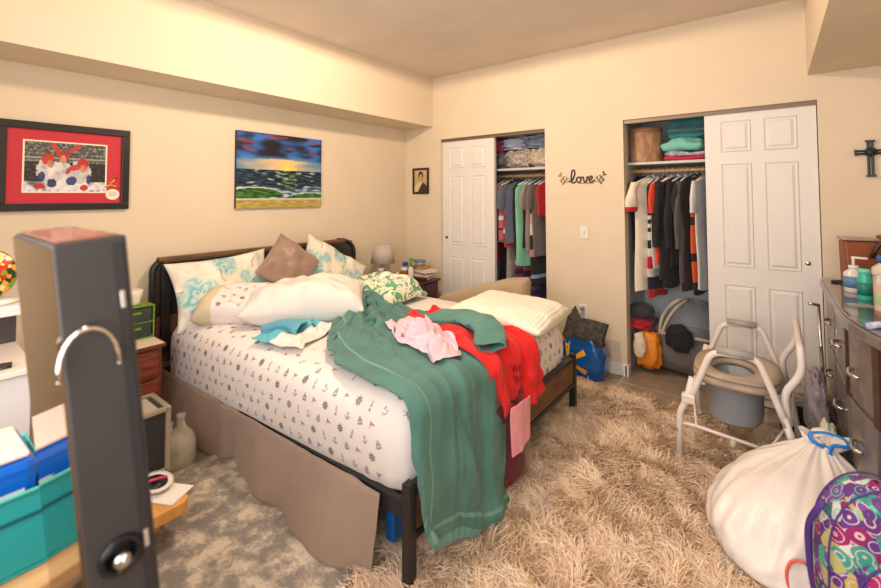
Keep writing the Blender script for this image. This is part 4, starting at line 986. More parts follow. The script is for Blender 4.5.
# ------------------------------------------------------------ left foreground: cabinet, tray, bin, wipes
t = thing('storage_cabinet', 'white cabinet with open upper shelf at the far left, behind the mirror armoire', 'cabinet', (1.0, -3.42, 0.014))
cw = mat('cabinet_white', (214, 212, 212), .5)
MB().box(-.22, .22, -.07, .10, 0, .80).build('body', cw, t, bevel=.004)
MB().box(-.24, .235, -.075, .11, .80, .82).build('counter', mat('counter_white', (226, 216, 204), .5), t, bevel=.003)
MB().box(-.24, -.20, -.07, .11, .82, 1.00).build('riser', mat('riser_dark', (70, 66, 66), .6), t)
MB().box(-.24, .16, -.075, .115, 1.0, 1.035).build('upper_shelf', cw, t, bevel=.003)
def vegmat():
    m = mat('painted_vegetables', (60, 80, 30), .3, coat=.4); nt = m.node_tree; bs = nt.nodes['Principled BSDF']; tc = nt.nodes.new('ShaderNodeTexCoord'); v = nt.nodes.new('ShaderNodeTexVoronoi'); v.inputs['Scale'].default_value = 60; nt.links.new(tc.outputs['Object'], v.inputs['Vector'])
    sp_ = nt.nodes.new('ShaderNodeSeparateXYZ'); nt.links.new(v.outputs['Color'], sp_.inputs[0]); r = nt.nodes.new('ShaderNodeValToRGB'); r.color_ramp.interpolation = 'CONSTANT'; nt.links.new(sp_.outputs[0], r.inputs[0])
    e = r.color_ramp.elements; e[0].color = (*lin((36, 60, 24)), 1); e[1].position = .25; e[1].color = (*lin((196, 40, 30)), 1)
    for p_, c in ((.45, (110, 150, 40)), (.62, (225, 150, 50)), (.74, (40, 40, 30)), (.85, (230, 205, 130))): k = e.new(p_); k.color = (*lin(c), 1)
    nt.links.new(r.outputs[0], bs.inputs['Base Color']); return m
t = MB(); t.lathe([(0, 0), (.09, .0), (.102, .008), (.098, .02), (0, .024)], (0, 0, 0), 32, sy=1.0); t.xf(tr(.98, -3.435, 1.150) @ rot('Z', -.15) @ rot('Y', -.12) @ Matrix(((0, 0, 1, 0), (1, 0, 0, 0), (0, 1, 0, 0), (0, 0, 0, 1))))
tag(t.build('decorative_plate', vegmat(), smooth=True), 'round dark plate painted with colourful vegetables, standing on the white shelf', 'plate')
t = MB(); t.lathe([(0, 0), (.06, .0), (.07, .012), (0, .012)], (1.06, -3.40, 1.0505), 20); tag(t.build('saucer', wp, smooth=True), 'small white saucer on the white shelf below the vegetable plate', 'saucer')
b = MB()
for i in range(9): a = i*.7; b.tube([(1.17+.012*math.cos(a+k*.8), -3.40+.035*math.sin(a*1.3+k), .8385+.011*((k*3+i) % 3)/2) for k in range(4)], .004, 6)
tag(b.build('bead_necklace', mat('beads_dark', (56, 50, 48), .35), smooth=True), 'dark bead necklace heaped on the white cabinet counter', 'necklace')
t = thing('low_table', 'tan wooden low table at the lower left under the teal bin', 'table', (1.75, -3.66, .014))
tanw = mat('tan_wood', (200, 160, 112), .5, col2=(184, 142, 96), scale=3, stretch=(8, 1, 1))
MB().box(-.42, .28, -.42, .27, .52, .56).build('table_top', tanw, t, bevel=.006)
for sx in (-.38, .24):
    for sy in (-.38, .23): MB().box(sx-.025, sx+.025, sy-.025, sy+.025, 0, .52).build('leg', tanw, t)
t = thing('storage_bin', 'teal fabric storage bin on the low table at the lower left', 'bin', (1.79, -3.68, .5745))
tb_ = mat('teal_fabric', (30, 150, 152), .7, var=.06, scale=5, bump=.1); hx, hy = .17, .29
b = MB(); b.box(-hx, hx, -hy, hy, 0, .008).box(hx-.008, hx, -hy, hy, .008, .18).box(-hx, -hx+.008, -hy, hy, .008, .18).box(-hx+.008, hx-.008, -hy, -hy+.008, .008, .18).box(-hx+.008, hx-.008, hy-.008, hy, .008, .18)
b.build('bin_body', tb_, t, bevel=.004)
b = MB(); b.box(hx+.0005, hx+.004, -hy, hy, .125, .132).box(-hx, hx, hy+.0005, hy+.004, .125, .132); b.build('seam', mat('teal_dark', (14, 84, 92), .7), t)
b = MB(); b.tube([(hx, -hy, .182), (hx, hy, .182), (-hx, hy, .182), (-hx, -hy, .182), (hx, -hy, .182)], .006, 8); b.build('rim', mat('teal_light', (80, 196, 190), .6), t, smooth=True)
b = MB(); b.box(-hx+.01, hx-.01, -hy+.01, hy-.01, .009, .09); b.build('lining_fill', mat('bin_fill', (60, 62, 66), .9), t)
t = thing('wipes_pack', 'bright blue wipes pack with white top lying in the teal bin', 'pack', (1.80, -3.495, .660), .03)
MB().box(-.12, .12, -.085, .085, 0, .155).build('wrapper', mat('wipes_blue', (16, 92, 190), .3, coat=.3), t, bevel=.02)
MB().box(-.09, .11, -.07, .07, .156, .168).build('opening_flap', mat('wipes_flap', (230, 206, 190), .5), t, bevel=.005)
MB().box(.1205, .122, .01, .06, .03, .09).build('white_panel', wp, t)
# mirrored armoire
U_ = Vector((-.008, -.0985, 1)).normalized(); A_ = Vector((2.517, -3.503, 1.375))
e1 = Vector((math.cos(1.5543), math.sin(1.5543), 0)); e1 = (e1-U_*e1.dot(U_)).normalized(); e2 = U_.cross(e1)
Hh = 1.35; Rm = Matrix((-e2, e1, U_)).transposed().to_4x4()   # local x: +X edge side, local y: depth away, z up
t = thing('jewelry_armoire', 'tall narrow black mirrored armoire leaning in the left foreground', 'armoire'); Rm.translation = A_-U_*Hh; t.matrix_world = Rm
arm = mat('armoire_black', (54, 52, 53), .45, var=.05)
MB().box(-.357, 0, .004, .095, 0, Hh).build('case', arm, t, bevel=.003)
MB().box(-.352, -.004, 0, .004, .01, Hh-.005).build('mirror', mat('mirror', (140, 124, 104), .06, metal=1), t)
MB().box(-.345, -.012, .012, .086, Hh+.0005, Hh+.003).build('top_panel', mat('armoire_top', (150, 96, 76), .35, coat=.3), t)
MB().box(.0005, .004, .076, .088, 0.0, Hh-.01).build('door_edge', mat('armoire_edge', (40, 40, 44), .4), t)
b = MB(); zc = Hh-.190; pts = []
for k in range(13): a = PI*(k/12)*1.06-.10; pts.append((.016, .031-.036*math.cos(a), zc+.060*math.sin(a)))
b.tube(pts, .0030, 10); b.lathe([(0, -.003), (.004, 0), (0, .003)], pts[0], 10); b.lathe([(0, -.003), (.004, 0), (0, .003)], pts[-1], 10)
b.tube([(.0, pts[6][1], pts[6][2]), (.018, pts[6][1], pts[6][2])], .004, 8); b.tube([(0, *pts[1][1:]), (.016, *pts[1][1:])], .002, 8); b.tube([(0, *pts[11][1:]), (.016, *pts[11][1:])], .002, 8)
b.build('curved_handle', mat('handle_chrome', (222, 216, 206), .2, metal=1), t, smooth=True)
for zz_ in (Hh-.100, Hh-.495): MB().box(.004, .0065, .078, .0845, zz_-.015, zz_+.013).build('hinge', mat('hinge_metal', (200, 196, 192), .3, metal=.7), t, bevel=.001)
MB().lathe([(.021, 0), (.029, 0), (.029, .007), (.021, .007), (.021, 0)], (0.0005, .047, Hh-.500), 28, axis='x').build('knob_ring', mat('knob_black', (20, 20, 24), .25), t, smooth=True)
b = MB(); b.lathe([(0, 0), (.012, 0), (.012, .012), (.008, .016), (0, .016)], (.0005, .047, Hh-.505), 16, axis='x'); b.tube([(.014, .041, Hh-.516), (.016, .052, Hh-.494)], .003, 8); b.build('pivot_knob', steelm, t, smooth=True)

# ------------------------------------------------------------ closets
RY = .27; RZ = 1.650
rodm = mat('rod_pine', (206, 160, 96), .5, var=.1); shm = mat('shelf_white', (206, 204, 198), .6)
for nm, x0, x1, lb in (('a', A0-.018, A1+.198, 'left'), ('b', B0-.018, B1+.048, 'right')):
    o = MB().box(x0, x1, .15, CD-.001, 1.700, 1.720).build('closet_shelf', shm); tag(o, 'white shelf across the %s closet' % lb, 'shelf')
    o = MB().tube([(x0, RY if nm == 'b' else .34, RZ), (x1, RY if nm == 'b' else .34, RZ)], .016, 14).build('closet_rod', rodm, smooth=True); tag(o, 'wooden hanging rod under the %s closet shelf' % lb, 'rod')
def garment(x, cols, label, zt, L_, hw, th, sleeve=None, yaw=0.0, kind='shirt', hcol=None, seed=0, y=RY, flare=.0, group=None, scol=None, cuff=None, bands=None, rz_=RZ):
    """cols: main colour; bands: [(z0 fraction,z1 fraction,colour)] of the body"""
    t = thing({'top': 'sleeveless_shirt'}.get(kind, kind), label, kind, (x, y, rz_), yaw, group)
    mats = [fabric('cl_%d_%d_%d' % tuple(cols), cols)]; bands = bands or []
    for (_, _, c) in bands: mats.append(fabric('cl_%d_%d_%d' % tuple(c), c))
    zs = -(RZ-zt); nz, ns = 30, 30; G = np.zeros((nz, ns+1, 3))
    for i in range(nz):
        v = i/(nz-1); z = zs-.01-v*L_
        wsh = hw*(min(1, .28+.72*(v*L_/.07)**.75) if v*L_ < .07 else 1)*(1+flare*v)
        tt = th*(.55+.45*min(1, v*L_/.12))*(1+.25*v)
        for k in range(ns+1):
            a = 2*PI*(k % ns)/ns; f = .35*v*math.sin(a*7+seed*1.7+v*2)*.5+.18*math.sin(a*4+seed)*v
            G[i, k] = (math.sin(a)*tt*(1+f)+.006*math.sin(v*7+seed), math.cos(a)*wsh*(1+.04*math.sin(seed+v*5)), z - (.0 if v < .98 else .008*math.sin(a*3+seed)))
    b = MB(); b.grid(G)
    for q, f in enumerate(b.f):
        v = (q//ns+.5)/(nz-1)
        for bi, (z0, z1, _) in enumerate(bands):
            if z0 <= v <= z1: b.m[q] = bi+1
    b.f.append(tuple(range(ns))); b.m.append(0)
    o = b.build('garment_body', mats, t, smooth=True)
    if sleeve:
        Ls = {'short': .24, 'long': .52}[sleeve]; sm = fabric('cl_%d_%d_%d' % tuple(scol or cols), scol or cols)
        for sg in (-1, 1):
            m_, ss = 14, 14; G = np.zeros((ss, m_+1, 3))
            for i in range(ss):
                v = i/(ss-1); z = zs-.045-v*Ls; yy = sg*(hw*.93+.05*math.sin(min(1, v*1.6)*PI/2)); rr = (.052-.018*v) if sleeve == 'long' else (.055+.015*v)
                for k in range(m_+1):
                    a = 2*PI*(k % m_)/m_; G[i, k] = (math.sin(a)*min(th*.9, .028)*(1+.2*math.sin(v*9+k)), yy+math.cos(a)*rr*(.85+.15*math.sin(v*5+seed)), z)
            b = MB(); b.grid(G); mm = [sm]
            if cuff:
                mm.append(fabric('cl_%d_%d_%d' % tuple(cuff), cuff))
                for q in range(len(b.f)):
                    if q//m_ >= ss-3: b.m[q] = 1
            b.f.append(tuple(range(m_))); b.m.append(0)
            b.build('sleeve', mm, t, smooth=True)
    # hanger
    hm = mat('hanger_%s' % ('white' if hcol else 'black'), (232, 228, 222) if hcol else (40, 40, 44), .4)
    h = thing('clothes_hanger', ('white' if hcol else 'black')+' hanger holding the '+label, 'hanger', (x, y, rz_), yaw, 'hangers on the closet rods')
    b = MB(); pts = [(0, .018*math.cos(a)+.0, .006+.018*math.sin(a)) for a in np.linspace(-.4, PI*.98, 9)]
    b.tube(pts+[(0, -.019, -.01), (0, 0, zs+.012)], .0025, 6); b.build('hook', steelm, h, smooth=True)
    b = MB(); b.tube([(0, 0, zs+.014), (0, -hw*.82, zs-.045)], .006, 6); b.tube([(0, 0, zs+.014), (0, hw*.82, zs-.045)], .006, 6); b.build('shoulder_bar', hm, h, smooth=True)
    return t
# right closet (x from 2.40 to 2.96)
GR = 'clothes in the right closet'
C2 = [
 (2.412, (72, 28, 48), 'maroon shirt hanging first at the left end of the right closet', 1.60, .62, .19, .018, 'short', 0, 'shirt', 0, None),
 (2.438, (30, 30, 44), 'navy shirt hanging second from the left in the right closet', 1.60, .66, .20, .018, 'short', 0, 'shirt', 0, None),
 (2.466, (34, 34, 36), 'black track jacket with white side stripe behind the cream jersey', 1.60, .92, .20, .022, 'long', .1, 'jacket', 0, None),
 (2.552, (234, 224, 204), 'cream baseball jersey with red sleeve trim in the right closet', 1.60, .92, .23, .032, 'short', .10, 'jersey', 1, (188, 44, 44)),
 (2.585, (32, 40, 68), 'navy shirt with red and white bands beside the cream jersey', 1.59, .96, .17, .020, None, 0, 'shirt', 1, None),
 (2.620, (222, 214, 204), 'white top hanging between the banded navy shirt and the orange shirt', 1.59, .72, .18, .014, None, 0, 'shirt', 1, None),
 (2.650, (230, 74, 34), 'bright orange shirt in the right closet', 1.59, .68, .20, .018, 'short', 0, 'shirt', 0, None),
 (2.688, (46, 46, 48), 'black trousers folded long next to the orange shirt', 1.60, .88, .17, .022, None, 0, 'trousers', 1, None),
 (2.735, (38, 36, 38), 'black long sleeved jacket in the middle of the right closet', 1.60, .82, .21, .028, 'long', .15, 'jacket', 1, None),
 (2.785, (30, 30, 34), 'black suit jacket right of the middle of the right closet', 1.60, .70, .21, .024, 'long', .05, 'jacket', 1, None),
 (2.825, (92, 86, 84), 'dark grey shirt hanging right of the black jackets', 1.60, .82, .20, .018, 'long', 0, 'shirt', 1, None),
 (2.862, (40, 38, 40), 'black hooded top beside the black and orange shirt', 1.60, .88, .20, .022, 'short', .1, 'top', 0, None),
 (2.900, (228, 98, 38), 'black and orange striped athletic shirt near the closet door', 1.60, .90, .19, .018, None, 0, 'shirt', 0, None),
 (2.935, (216, 216, 218), 'white shirt hanging against the right closet door', 1.60, .86, .20, .018, 'short', 0, 'shirt', 1, None)]
for i, (x, c, lb, zt, L_, hw, th, sl, yw, kd, hc, cf) in enumerate(C2):
    bands = None
    if i == 4: bands = [(.30, .34, (226, 222, 214)), (.38, .42, (226, 222, 214)), (.46, .50, (226, 222, 214)), (.60, .64, (226, 222, 214)), (.64, .76, (196, 36, 44)), (.76, .82, (226, 222, 214)), (.93, 1, (190, 40, 40))]
    if i == 12: bands = [(.35, .40, (40, 38, 40)), (.66, .72, (40, 38, 40)), (.9, 1, (40, 38, 40))]
    garment(x, c, lb, zt, L_, hw*.93, th, sl, (-.26-yw*2) if i > 2 else -.06, kd, hc, i+1, y=RY if i > 2 else .40, cuff=cf, bands=bands)
GL = 'clothes in the left closet'
C1 = [
 (1.215, (50, 44, 40), 'dark brown top first beside the left closet door', 1.60, .60, .19, .018, None, 0, 'top', 0),
 (1.245, (196, 170, 150), 'beige cardigan near the left closet door', 1.60, .62, .2, .02, 'short', 0, 'cardigan', 1),
 (1.28, (34, 34, 44), 'navy top with white edge in the left closet', 1.60, .60, .19, .018, 'short', 0, 'top', 0),
 (1.315, (196, 110, 122), 'dusty pink striped top in the left closet', 1.60, .60, .2, .02, 'short', .1, 'top', 1),
 (1.355, (176, 40, 52), 'red and white patterned blouse in the left closet', 1.60, .66, .19, .02, None, 0, 'blouse', 0),
 (1.405, (92, 100, 116), 'slate blue blouse with draped sleeve in the left closet', 1.60, .62, .21, .03, 'short', .25, 'blouse', 0),
 (1.455, (36, 32, 34), 'black dress in the middle of the left closet', 1.60, .68, .19, .02, None, 0, 'dress', 0),
 (1.505, (134, 200, 168), 'mint green long cardigan in the left closet', 1.60, .84, .20, .022, None, .1, 'cardigan', 1),
 (1.545, (44, 40, 42), 'black tank top next to the mint cardigan', 1.60, .66, .17, .018, None, 0, 'top', 1),
 (1.575, (206, 96, 50), 'rust orange top in the left closet', 1.60, .30, .17, .014, None, 0, 'top', 0),
 (1.60, (150, 138, 130), 'taupe shirt in the left closet', 1.60, .68, .2, .018, 'short', 0, 'shirt', 1),
 (1.64, (44, 42, 44), 'black and pink patterned dress at the right of the left closet', 1.60, 1.02, .19, .02, None, 0, 'dress', 0),
 (1.675, (112, 104, 100), 'grey long top at the right of the left closet', 1.60, .72, .2, .02, 'short', .05, 'top', 1),
 (1.715, (206, 36, 40), 'red tee at the right end of the left closet', 1.60, .34, .2, .018, None, 0, 'shirt', 1)]
for i, (x, c, lb, zt, L_, hw, th, sl, yw, kd, hc) in enumerate(C1):
    bands = None; x = 1.09+(x-1.215)*1.02; th *= 1.1
    if i == 3: bands = [(.2, .24, (235, 225, 220)), (.4, .44, (60, 50, 60)), (.6, .64, (235, 225, 220)), (.8, .84, (60, 50, 60))]
    if i == 4: bands = [(.12, .18, (230, 220, 214)), (.32, .40, (230, 220, 214)), (.55, .6, (60, 40, 44)), (.72, .8, (230, 220, 214))]
    if i == 2: bands = [(.45, .5, (230, 226, 220)), (.5, .6, (60, 60, 100))]
    if i == 11: bands = [(.30, .42, (236, 160, 156)), (.42, .5, (226, 214, 204)), (.66, .74, (226, 140, 140)), (.88, .94, (150, 180, 210))]
    garment(x, c, lb, zt, L_, hw*.93, th, sl, -.22-yw, kd, hc, i+20, y=.34, bands=bands)
# lower rod clothes
LOW = [(1.25, (222, 40, 90), 'hot pink top hanging low beside the closet door', .36, 'top'), (1.30, (40, 38, 46), 'black skirt hanging low in the left closet', .62, 'skirt'), (1.36, (172, 160, 146), 'grey knit hanging low in the left closet', .66, 'top'), (1.43, (148, 60, 84), 'magenta patterned dress hanging low in the left closet', .80, 'dress'),
       (1.50, (166, 92, 106), 'rose patterned dress hanging low in the left closet', .82, 'dress'), (1.565, (70, 92, 120), 'blue patterned skirt hanging low in the left closet', .80, 'skirt'), (1.62, (60, 56, 96), 'indigo skirt hanging low in the left closet', .76, 'skirt'), (1.68, (24, 96, 86), 'dark green long skirt hanging low at the closet end', .84, 'skirt')]
o = MB().tube([(A0-.018, .50, 1.16), (A1+.198, .50, 1.16)], .014, 12).build('closet_rod', rodm, smooth=True); tag(o, 'lower wooden rod inside the left closet', 'rod')
for i, (x, c, lb, L_, kd) in enumerate(LOW):
    bd = [(k*.12+.05, k*.12+.10, (226, 190, 180) if k % 2 else (60, 40, 70)) for k in range(8)] if i in (3, 4, 5) else None
    garment(1.0+(x-1.25)*1.4, c, lb, 1.60, L_, .16, .030, None, -.2, kd, 0, i+40, y=.50, bands=bd, rz_=1.16)

def blob(name, c, r, m, label, cat, seed, amp=.12, sc=2.5, seg=28, flat=.7, yaw=0, fine=0, fsc=12):
    b = MB(); G = np.zeros((seg, seg+1, 3))
    for i in range(seg):
        th = PI*i/(seg-1)
        for k in range(seg+1):
            a = 2*PI*(k % seg)/seg; d = Vector((math.sin(th)*math.cos(a), math.sin(th)*math.sin(a), math.cos(th)))
            s = 1+amp*fbm(d*sc+Vector((seed*5, 0, 0)), 1)*2+fine*fbm(d*fsc+Vector((seed, 0, 0)), 1)
            z = d.z*s; z = math.copysign(abs(z)**flat, z)
            ex, ey = math.copysign(abs(d.x)**.8, d.x), math.copysign(abs(d.y)**.8, d.y)
            G[i, k] = (ex*s*r[0], ey*s*r[1], max(z, -1.0)*r[2])
    b.grid(G); b.xf(tr(*c) @ rot('Z', yaw)); zmin = min(v[2] for v in b.v)
    b.xf(tr(0, 0, (c[2]-r[2])-zmin))
    o = b.build(name, m, smooth=True); weld(o); tag(o, label, cat); return o
# right closet shelf
SZ = 1.7205
t = thing('round_hamper_box', 'round tan wooden box at the left end of the right closet shelf', 'box', (2.512, .27, SZ))
MB().lathe([(0, 0), (.118, 0), (.122, .01), (.125, .25), (.12, .252), (0, .252)], (0, 0, 0), 32).build('barrel', mat('box_bark', (190, 150, 114), .6, col2=(150, 108, 80), scale=7, stretch=(3, 3, 1)), t, smooth=True)
MB().lathe([(.0, .2525), (.128, .2525), (.128, .285), (.12, .29), (0, .29)], (0, 0, 0), 32).build('lid', mat('box_lid', (150, 104, 78), .5), t, smooth=True)
z = SZ
def folded(name, cx, cy, lx, ly, h, c, label, cat, z, yaw=0, seed=0, m=None, wr=.006):
    pb_ = pillow_mesh(lx, ly, h, n=20, pinch=0, wr=wr, seed=seed, power=8); o = pb_.build(name, m or fabric('fold_%d_%d_%d' % c, c, bump=.3, bscale=60), smooth=True); weld(o)
    o.matrix_world = tr(cx, cy, z+h*.5) @ rot('Z', yaw); tag(o, label, cat, ); return z+h*.93
z = folded('folded_towel', 2.80, .32, .30, .28, .035, (206, 40, 78), 'folded hot pink cloth under the teal blankets on the right closet shelf', 'cloth', z+.003, seed=21)
z = folded('folded_cloth', 2.80, .33, .29, .26, .045, (130, 150, 180), 'folded blue patterned cloth between pink cloth and mint blanket', 'cloth', z, seed=22, m=mat('blue_pattern', (110, 130, 170), .8, col2=(208, 206, 204), scale=30), yaw=.05)
z = folded('folded_blanket', 2.79, .31, .30, .28, .095, (124, 200, 186), 'folded mint blanket in the stack on the right closet shelf', 'blanket', z, seed=23, yaw=-.06, wr=.024)
z = folded('folded_blanket', 2.81, .32, .27, .25, .13, (62, 148, 156), 'folded teal blanket on top of the stack on the right closet shelf', 'blanket', z, seed=24, yaw=.1, wr=.034)
blob('crumpled_linen', (3.02, .34, SZ+.075), (.09, .12, .075), fabric('linen_pale', (206, 196, 196)), 'pale crumpled linen beside the blanket stack, half behind the closet door', 'linen', 31, .2)
# left closet shelf
lace = mat('knit_cream', (206, 190, 176), .9, col2=(140, 126, 118), scale=45, bump=1.0, bscale=60)
blob('knit_blanket', (1.31, .33, SZ+.10), (.16, .13, .10), lace, 'cream open knit blanket bundled on the left closet shelf', 'blanket', 41, .15, fine=.15)
blob('knit_blanket', (1.55, .33, SZ+.10), (.12, .13, .10), mat('knit_beige', (214, 198, 178), .9, col2=(180, 160, 140), scale=30, bump=.8), 'beige knit blanket at the right end of the left closet shelf', 'blanket', 42, .15, fine=.1)
blob('knit_blanket', (1.06, .33, SZ+.09), (.13, .13, .09), mat('knit_grey', (110, 104, 108), .9, col2=(76, 72, 78), scale=30, bump=.6), 'dark grey blanket beside the cream knit on the left closet shelf', 'blanket', 43, .15, fine=.1)
plast = mat('bag_bluegrey', (150, 164, 184), .3, col2=(96, 112, 140), scale=9, bump=.6, bscale=20)
blob('plastic_bag', (1.53, .34, SZ+.27), (.14, .12, .07), plast, 'blue grey plastic bag on top of the beige knit blanket', 'bag', 44, .2, fine=.12)
blob('plastic_bag', (1.27, .34, SZ+.265), (.16, .12, .07), mat('bag_pale', (168, 176, 192), .35, var=.15, bump=.6, bscale=20), 'pale plastic bag on top of the cream knit blanket', 'bag', 45, .2, fine=.12)
blob('pink_bag', (1.02, .33, SZ+.255), (.10, .10, .075), fabric('magenta', (186, 50, 104)), 'magenta cloth bag on the grey blanket, left closet shelf', 'bag', 46, .15)
# right closet floor
blob('carrier_hamper', (2.76, .40, .175), (.27, .24, .175), mat('canvas_grey', (104, 98, 94), .7, var=.08, bump=.15, bscale=200), 'round grey fabric pet carrier on the right closet floor', 'carrier', 51, .03, seg=36, flat=.75)
t = bpy.data.objects['carrier_hamper']
# mesh dome, straps and frame
def dome():
    G = np.zeros((18, 25, 3))
    for i in range(18):
        th = PI/2*i/17
        for k in range(25):
            a = 2*PI*(k % 24)/24; G[i, k] = (2.79+.245*math.sin(th+.0)*math.cos(a)*.98+.03*math.cos(th), .41+.21*math.sin(th)*math.sin(a), .30+.29*math.cos(th)*(1+.05*math.cos(a*2)))
    b = MB(); b.grid(G); o = b.build('mesh_dome', mat('mesh_grey', (140, 144, 150), .4, alpha=.5), t, smooth=True)
    strap = mat('strap_beige', (206, 190, 168), .7)
    b = MB()
    for s0, a0 in ((.07, PI+.25), (-.03, PI+1.0)):
        pts = []
        for k in range(12):
            th = .25+1.35*k/11; a = a0+s0*k*.6; pts.append((2.79+.262*math.sin(th)*math.cos(a)+.03*math.cos(th), .41+.228*math.sin(th)*math.sin(a), .302+.30*math.cos(th)))
        b.tube(pts, .014, 8, flat=.35)
    b.build('strap', strap, t, smooth=True)
    b = MB(); b.tube([(2.79+.25*math.cos(a), .41+.215*math.sin(a), .325+.012*math.sin(a*3)) for a in np.linspace(0, 2*PI, 30)], .012, 8); b.build('zip_rim', strap, t, smooth=True)
dome()
blob('jacket', (2.745, .145, .33), (.085, .04, .10), fabric('black_cloth', (26, 26, 28)), 'black cloth hung over the front of the grey carrier', 'cloth', 52, .16, sc=1.3)
blob('cap', (2.46, .22, .49), (.095, .10, .055), fabric('cap_charcoal', (58, 58, 62)), 'charcoal cap on the heap of bags inside the right closet', 'cap', 53, .06)
blob('sports_bag', (2.475, .40, .20), (.075, .20, .20), fabric('bag_grey', (120, 112, 118)), 'grey bag with red stripes standing at the left of the right closet', 'bag', 54, .1)
blob('shopping_bag', (2.52, .165, .19), (.10, .06, .15), mat('bag_orange', (232, 140, 40), .5, col2=(222, 120, 30), scale=3, bump=.3, bscale=15), 'orange plastic shopping bag on the right closet floor', 'bag', 55, .12, sc=3, fine=.06)
blob('paper_bag', (2.475, .085, .24), (.045, .035, .10), mat('bag_cream', (226, 206, 184), .6), 'cream paper bag leaning on the orange shopping bag', 'bag', 56, .1)
blob('red_shirt_heap', (2.46, .20, .385), (.08, .09, .045), fabric('heap_red', (176, 30, 44)), 'red cloth stuffed under the charcoal cap', 'cloth', 57, .15)

# ------------------------------------------------------------ blue shopping bag with yellow rays, quilted bag on it
bag = thing('reusable_shopping_bag', 'shiny blue reusable shopping bag with yellow rays beside the bed foot', 'bag', (2.11, -.17, 0), .05)
bb = MB(); G = np.zeros((26, 37, 3))
for i in range(26):
    v = i/25
    for k in range(37):
        a = 2*PI*(k % 36)/36; c, s = math.cos(a), math.sin(a); e = .55
        bul = 1-.16*abs(v-.45)**2*4
        G[i, k] = (math.copysign(abs(c)**e, c)*.185*bul*(1+.05*fbm((c, s, v*2), 2)), math.copysign(abs(s)**e, s)*.13*bul*(1+.07*fbm((c+3, s, v*2), 2)), .004+.285*v-(.03*math.cos(a*2) if v > .9 else 0))
bb.grid(G); bb.f.append(tuple(range(36))); bb.m.append(0)
bvb = BVHTree.FromPolygons([Vector(v) for v in bb.v], bb.f)
for sx in (-.085,):
  for k in range(6):
    a = PI/2+k*PI/3+.08; d = Vector((math.cos(a), 0, math.sin(a))); pp = Vector((-d.z, 0, d.x)); seg = 6
    for q in range(seg):
        t0, t1 = q/seg, (q+1)/seg; w0, w1 = .010+.012*t0, .010+.012*t1; cpt = Vector((sx-.0, 0, .13)); L0, L1 = .035+.12*t0, .035+.12*t1
        pts = []
        for pt in (cpt+d*L0-pp*w0, cpt+d*L1-pp*w1, cpt+d*L1+pp*w1, cpt+d*L0+pp*w0):
            h = bvb.ray_cast(pt+Vector((0, -.4, 0)), Vector((0, 1, 0)))
            if h[0] is not None and abs(pt.x) < .17: pts.append(h[0]+Vector((0, -.0015, 0)))
        if len(pts) == 4 and sx < 0: bb.cur = 1; bb.add(pts, [(0, 1, 2, 3)]); bb.cur = 0
bb.build('bag_body', [mat('bag_blue', (16, 84, 160), .25, coat=.5, bump=.3, bscale=14), mat('ray_yellow', (244, 178, 42), .4)], bag, smooth=True)
bb = MB(); bb.tube([(-.12, -.10, .27), (-.15, -.12, .33), (-.17, -.12, .25), (-.165, -.12, .12)], .008, 8, fil=.03, flat=.4); bb.build('bag_handle', mat('handle_yellow', (236, 184, 70), .5), bag, smooth=True)
def quilted():
    pbq = pillow_mesh(.34, .20, .09, n=26, pinch=.05, wr=.012, seed=61, power=5)
    m = mat('quilted_charcoal', (74, 70, 68), .7, col2=(46, 44, 44), scale=25, bump=.8, bscale=40)
    o = pbq.build('quilted_bag', m, smooth=True); weld(o); o.matrix_world = tr(2.13, -.20, .355) @ rot('X', .75) @ rot('Y', .03)
    tag(o, 'charcoal quilted bag resting on the blue shopping bag', 'bag')
    b = MB(); b.add([(-.17, .09, .02), (-.05, .09, .02), (-.13, .22, .01), (-.17, .09, -.02), (-.05, .09, -.02), (-.13, .22, -.01)], [(0, 1, 2), (3, 5, 4), (0, 3, 4, 1), (1, 4, 5, 2), (2, 5, 3, 0)])
    b.build('bag_flap', m, o, bevel=.006)
quilted()

# ------------------------------------------------------------ commode chair
cmd = thing('commode_chair', 'white steel commode chair with grey seat and bucket, standing on the shag rug', 'commode chair', (0, 0, 0))
cw_ = mat('commode_white', (226, 216, 208), .35, coat=.3); pad = mat('pad_grey', (160, 156, 152), .5); seatm = mat('seat_greige', (170, 152, 134), .45)
ZR = .02; r = .0165
ya, yb = -1.0, -.37
def side(y, lx):
    MB().tube([(2.975, y, .36), (3.005, y, .44), (3.075, y, .630), (3.27, y, .640), (3.335, y, .46), (3.375, y, .34)], r, 12, fil=.05).build('arm_frame', cw_, cmd, smooth=True)
    MB().tube([(3.10, y, .643), (3.255, y, .643)], .021, 12).build('armrest_pad', pad, cmd, smooth=True)
    MB().tube([(2.985, y+.012, .47), (2.955, y+.005, .34), (2.925, y, .28), (lx, y, ZR)], r, 12, fil=.03).build('front_leg', cw_, cmd, smooth=True)
    MB().tube([(3.365, y, .38), (3.41, y, .22), (3.44, y, ZR)], r, 12, fil=.03).build('rear_leg', cw_, cmd, smooth=True)
    MB().box(2.935, 3.0, y-.02, y+.02, .335, .385).build('clamp', cw_, cmd, bevel=.008)
    for x_ in (lx, 3.44): MB().lathe([(.018, ZR-.006), (.018, ZR+.03), (.0145, ZR+.034)], (x_, y, 0), 14).build('foot_tip', mat('tip_grey', (170, 166, 164), .6), cmd, smooth=True)
    MB().lathe([(.0155, 0), (.0155, .02)], (lx+.0, y, .175), 14).build('leg_ring', mat('ring_grey', (150, 146, 142), .5), cmd, smooth=True)
side(ya, 2.917); side(yb, 2.935)
MB().tube([(2.925, ya, .22), (3.0, ya, .225), (3.41, ya, .195)], .009, 10).build('side_brace', cw_, cmd, smooth=True)
MB().tube([(2.935, yb, .22), (3.41, yb, .21)], .009, 10).build('side_brace', cw_, cmd, smooth=True)
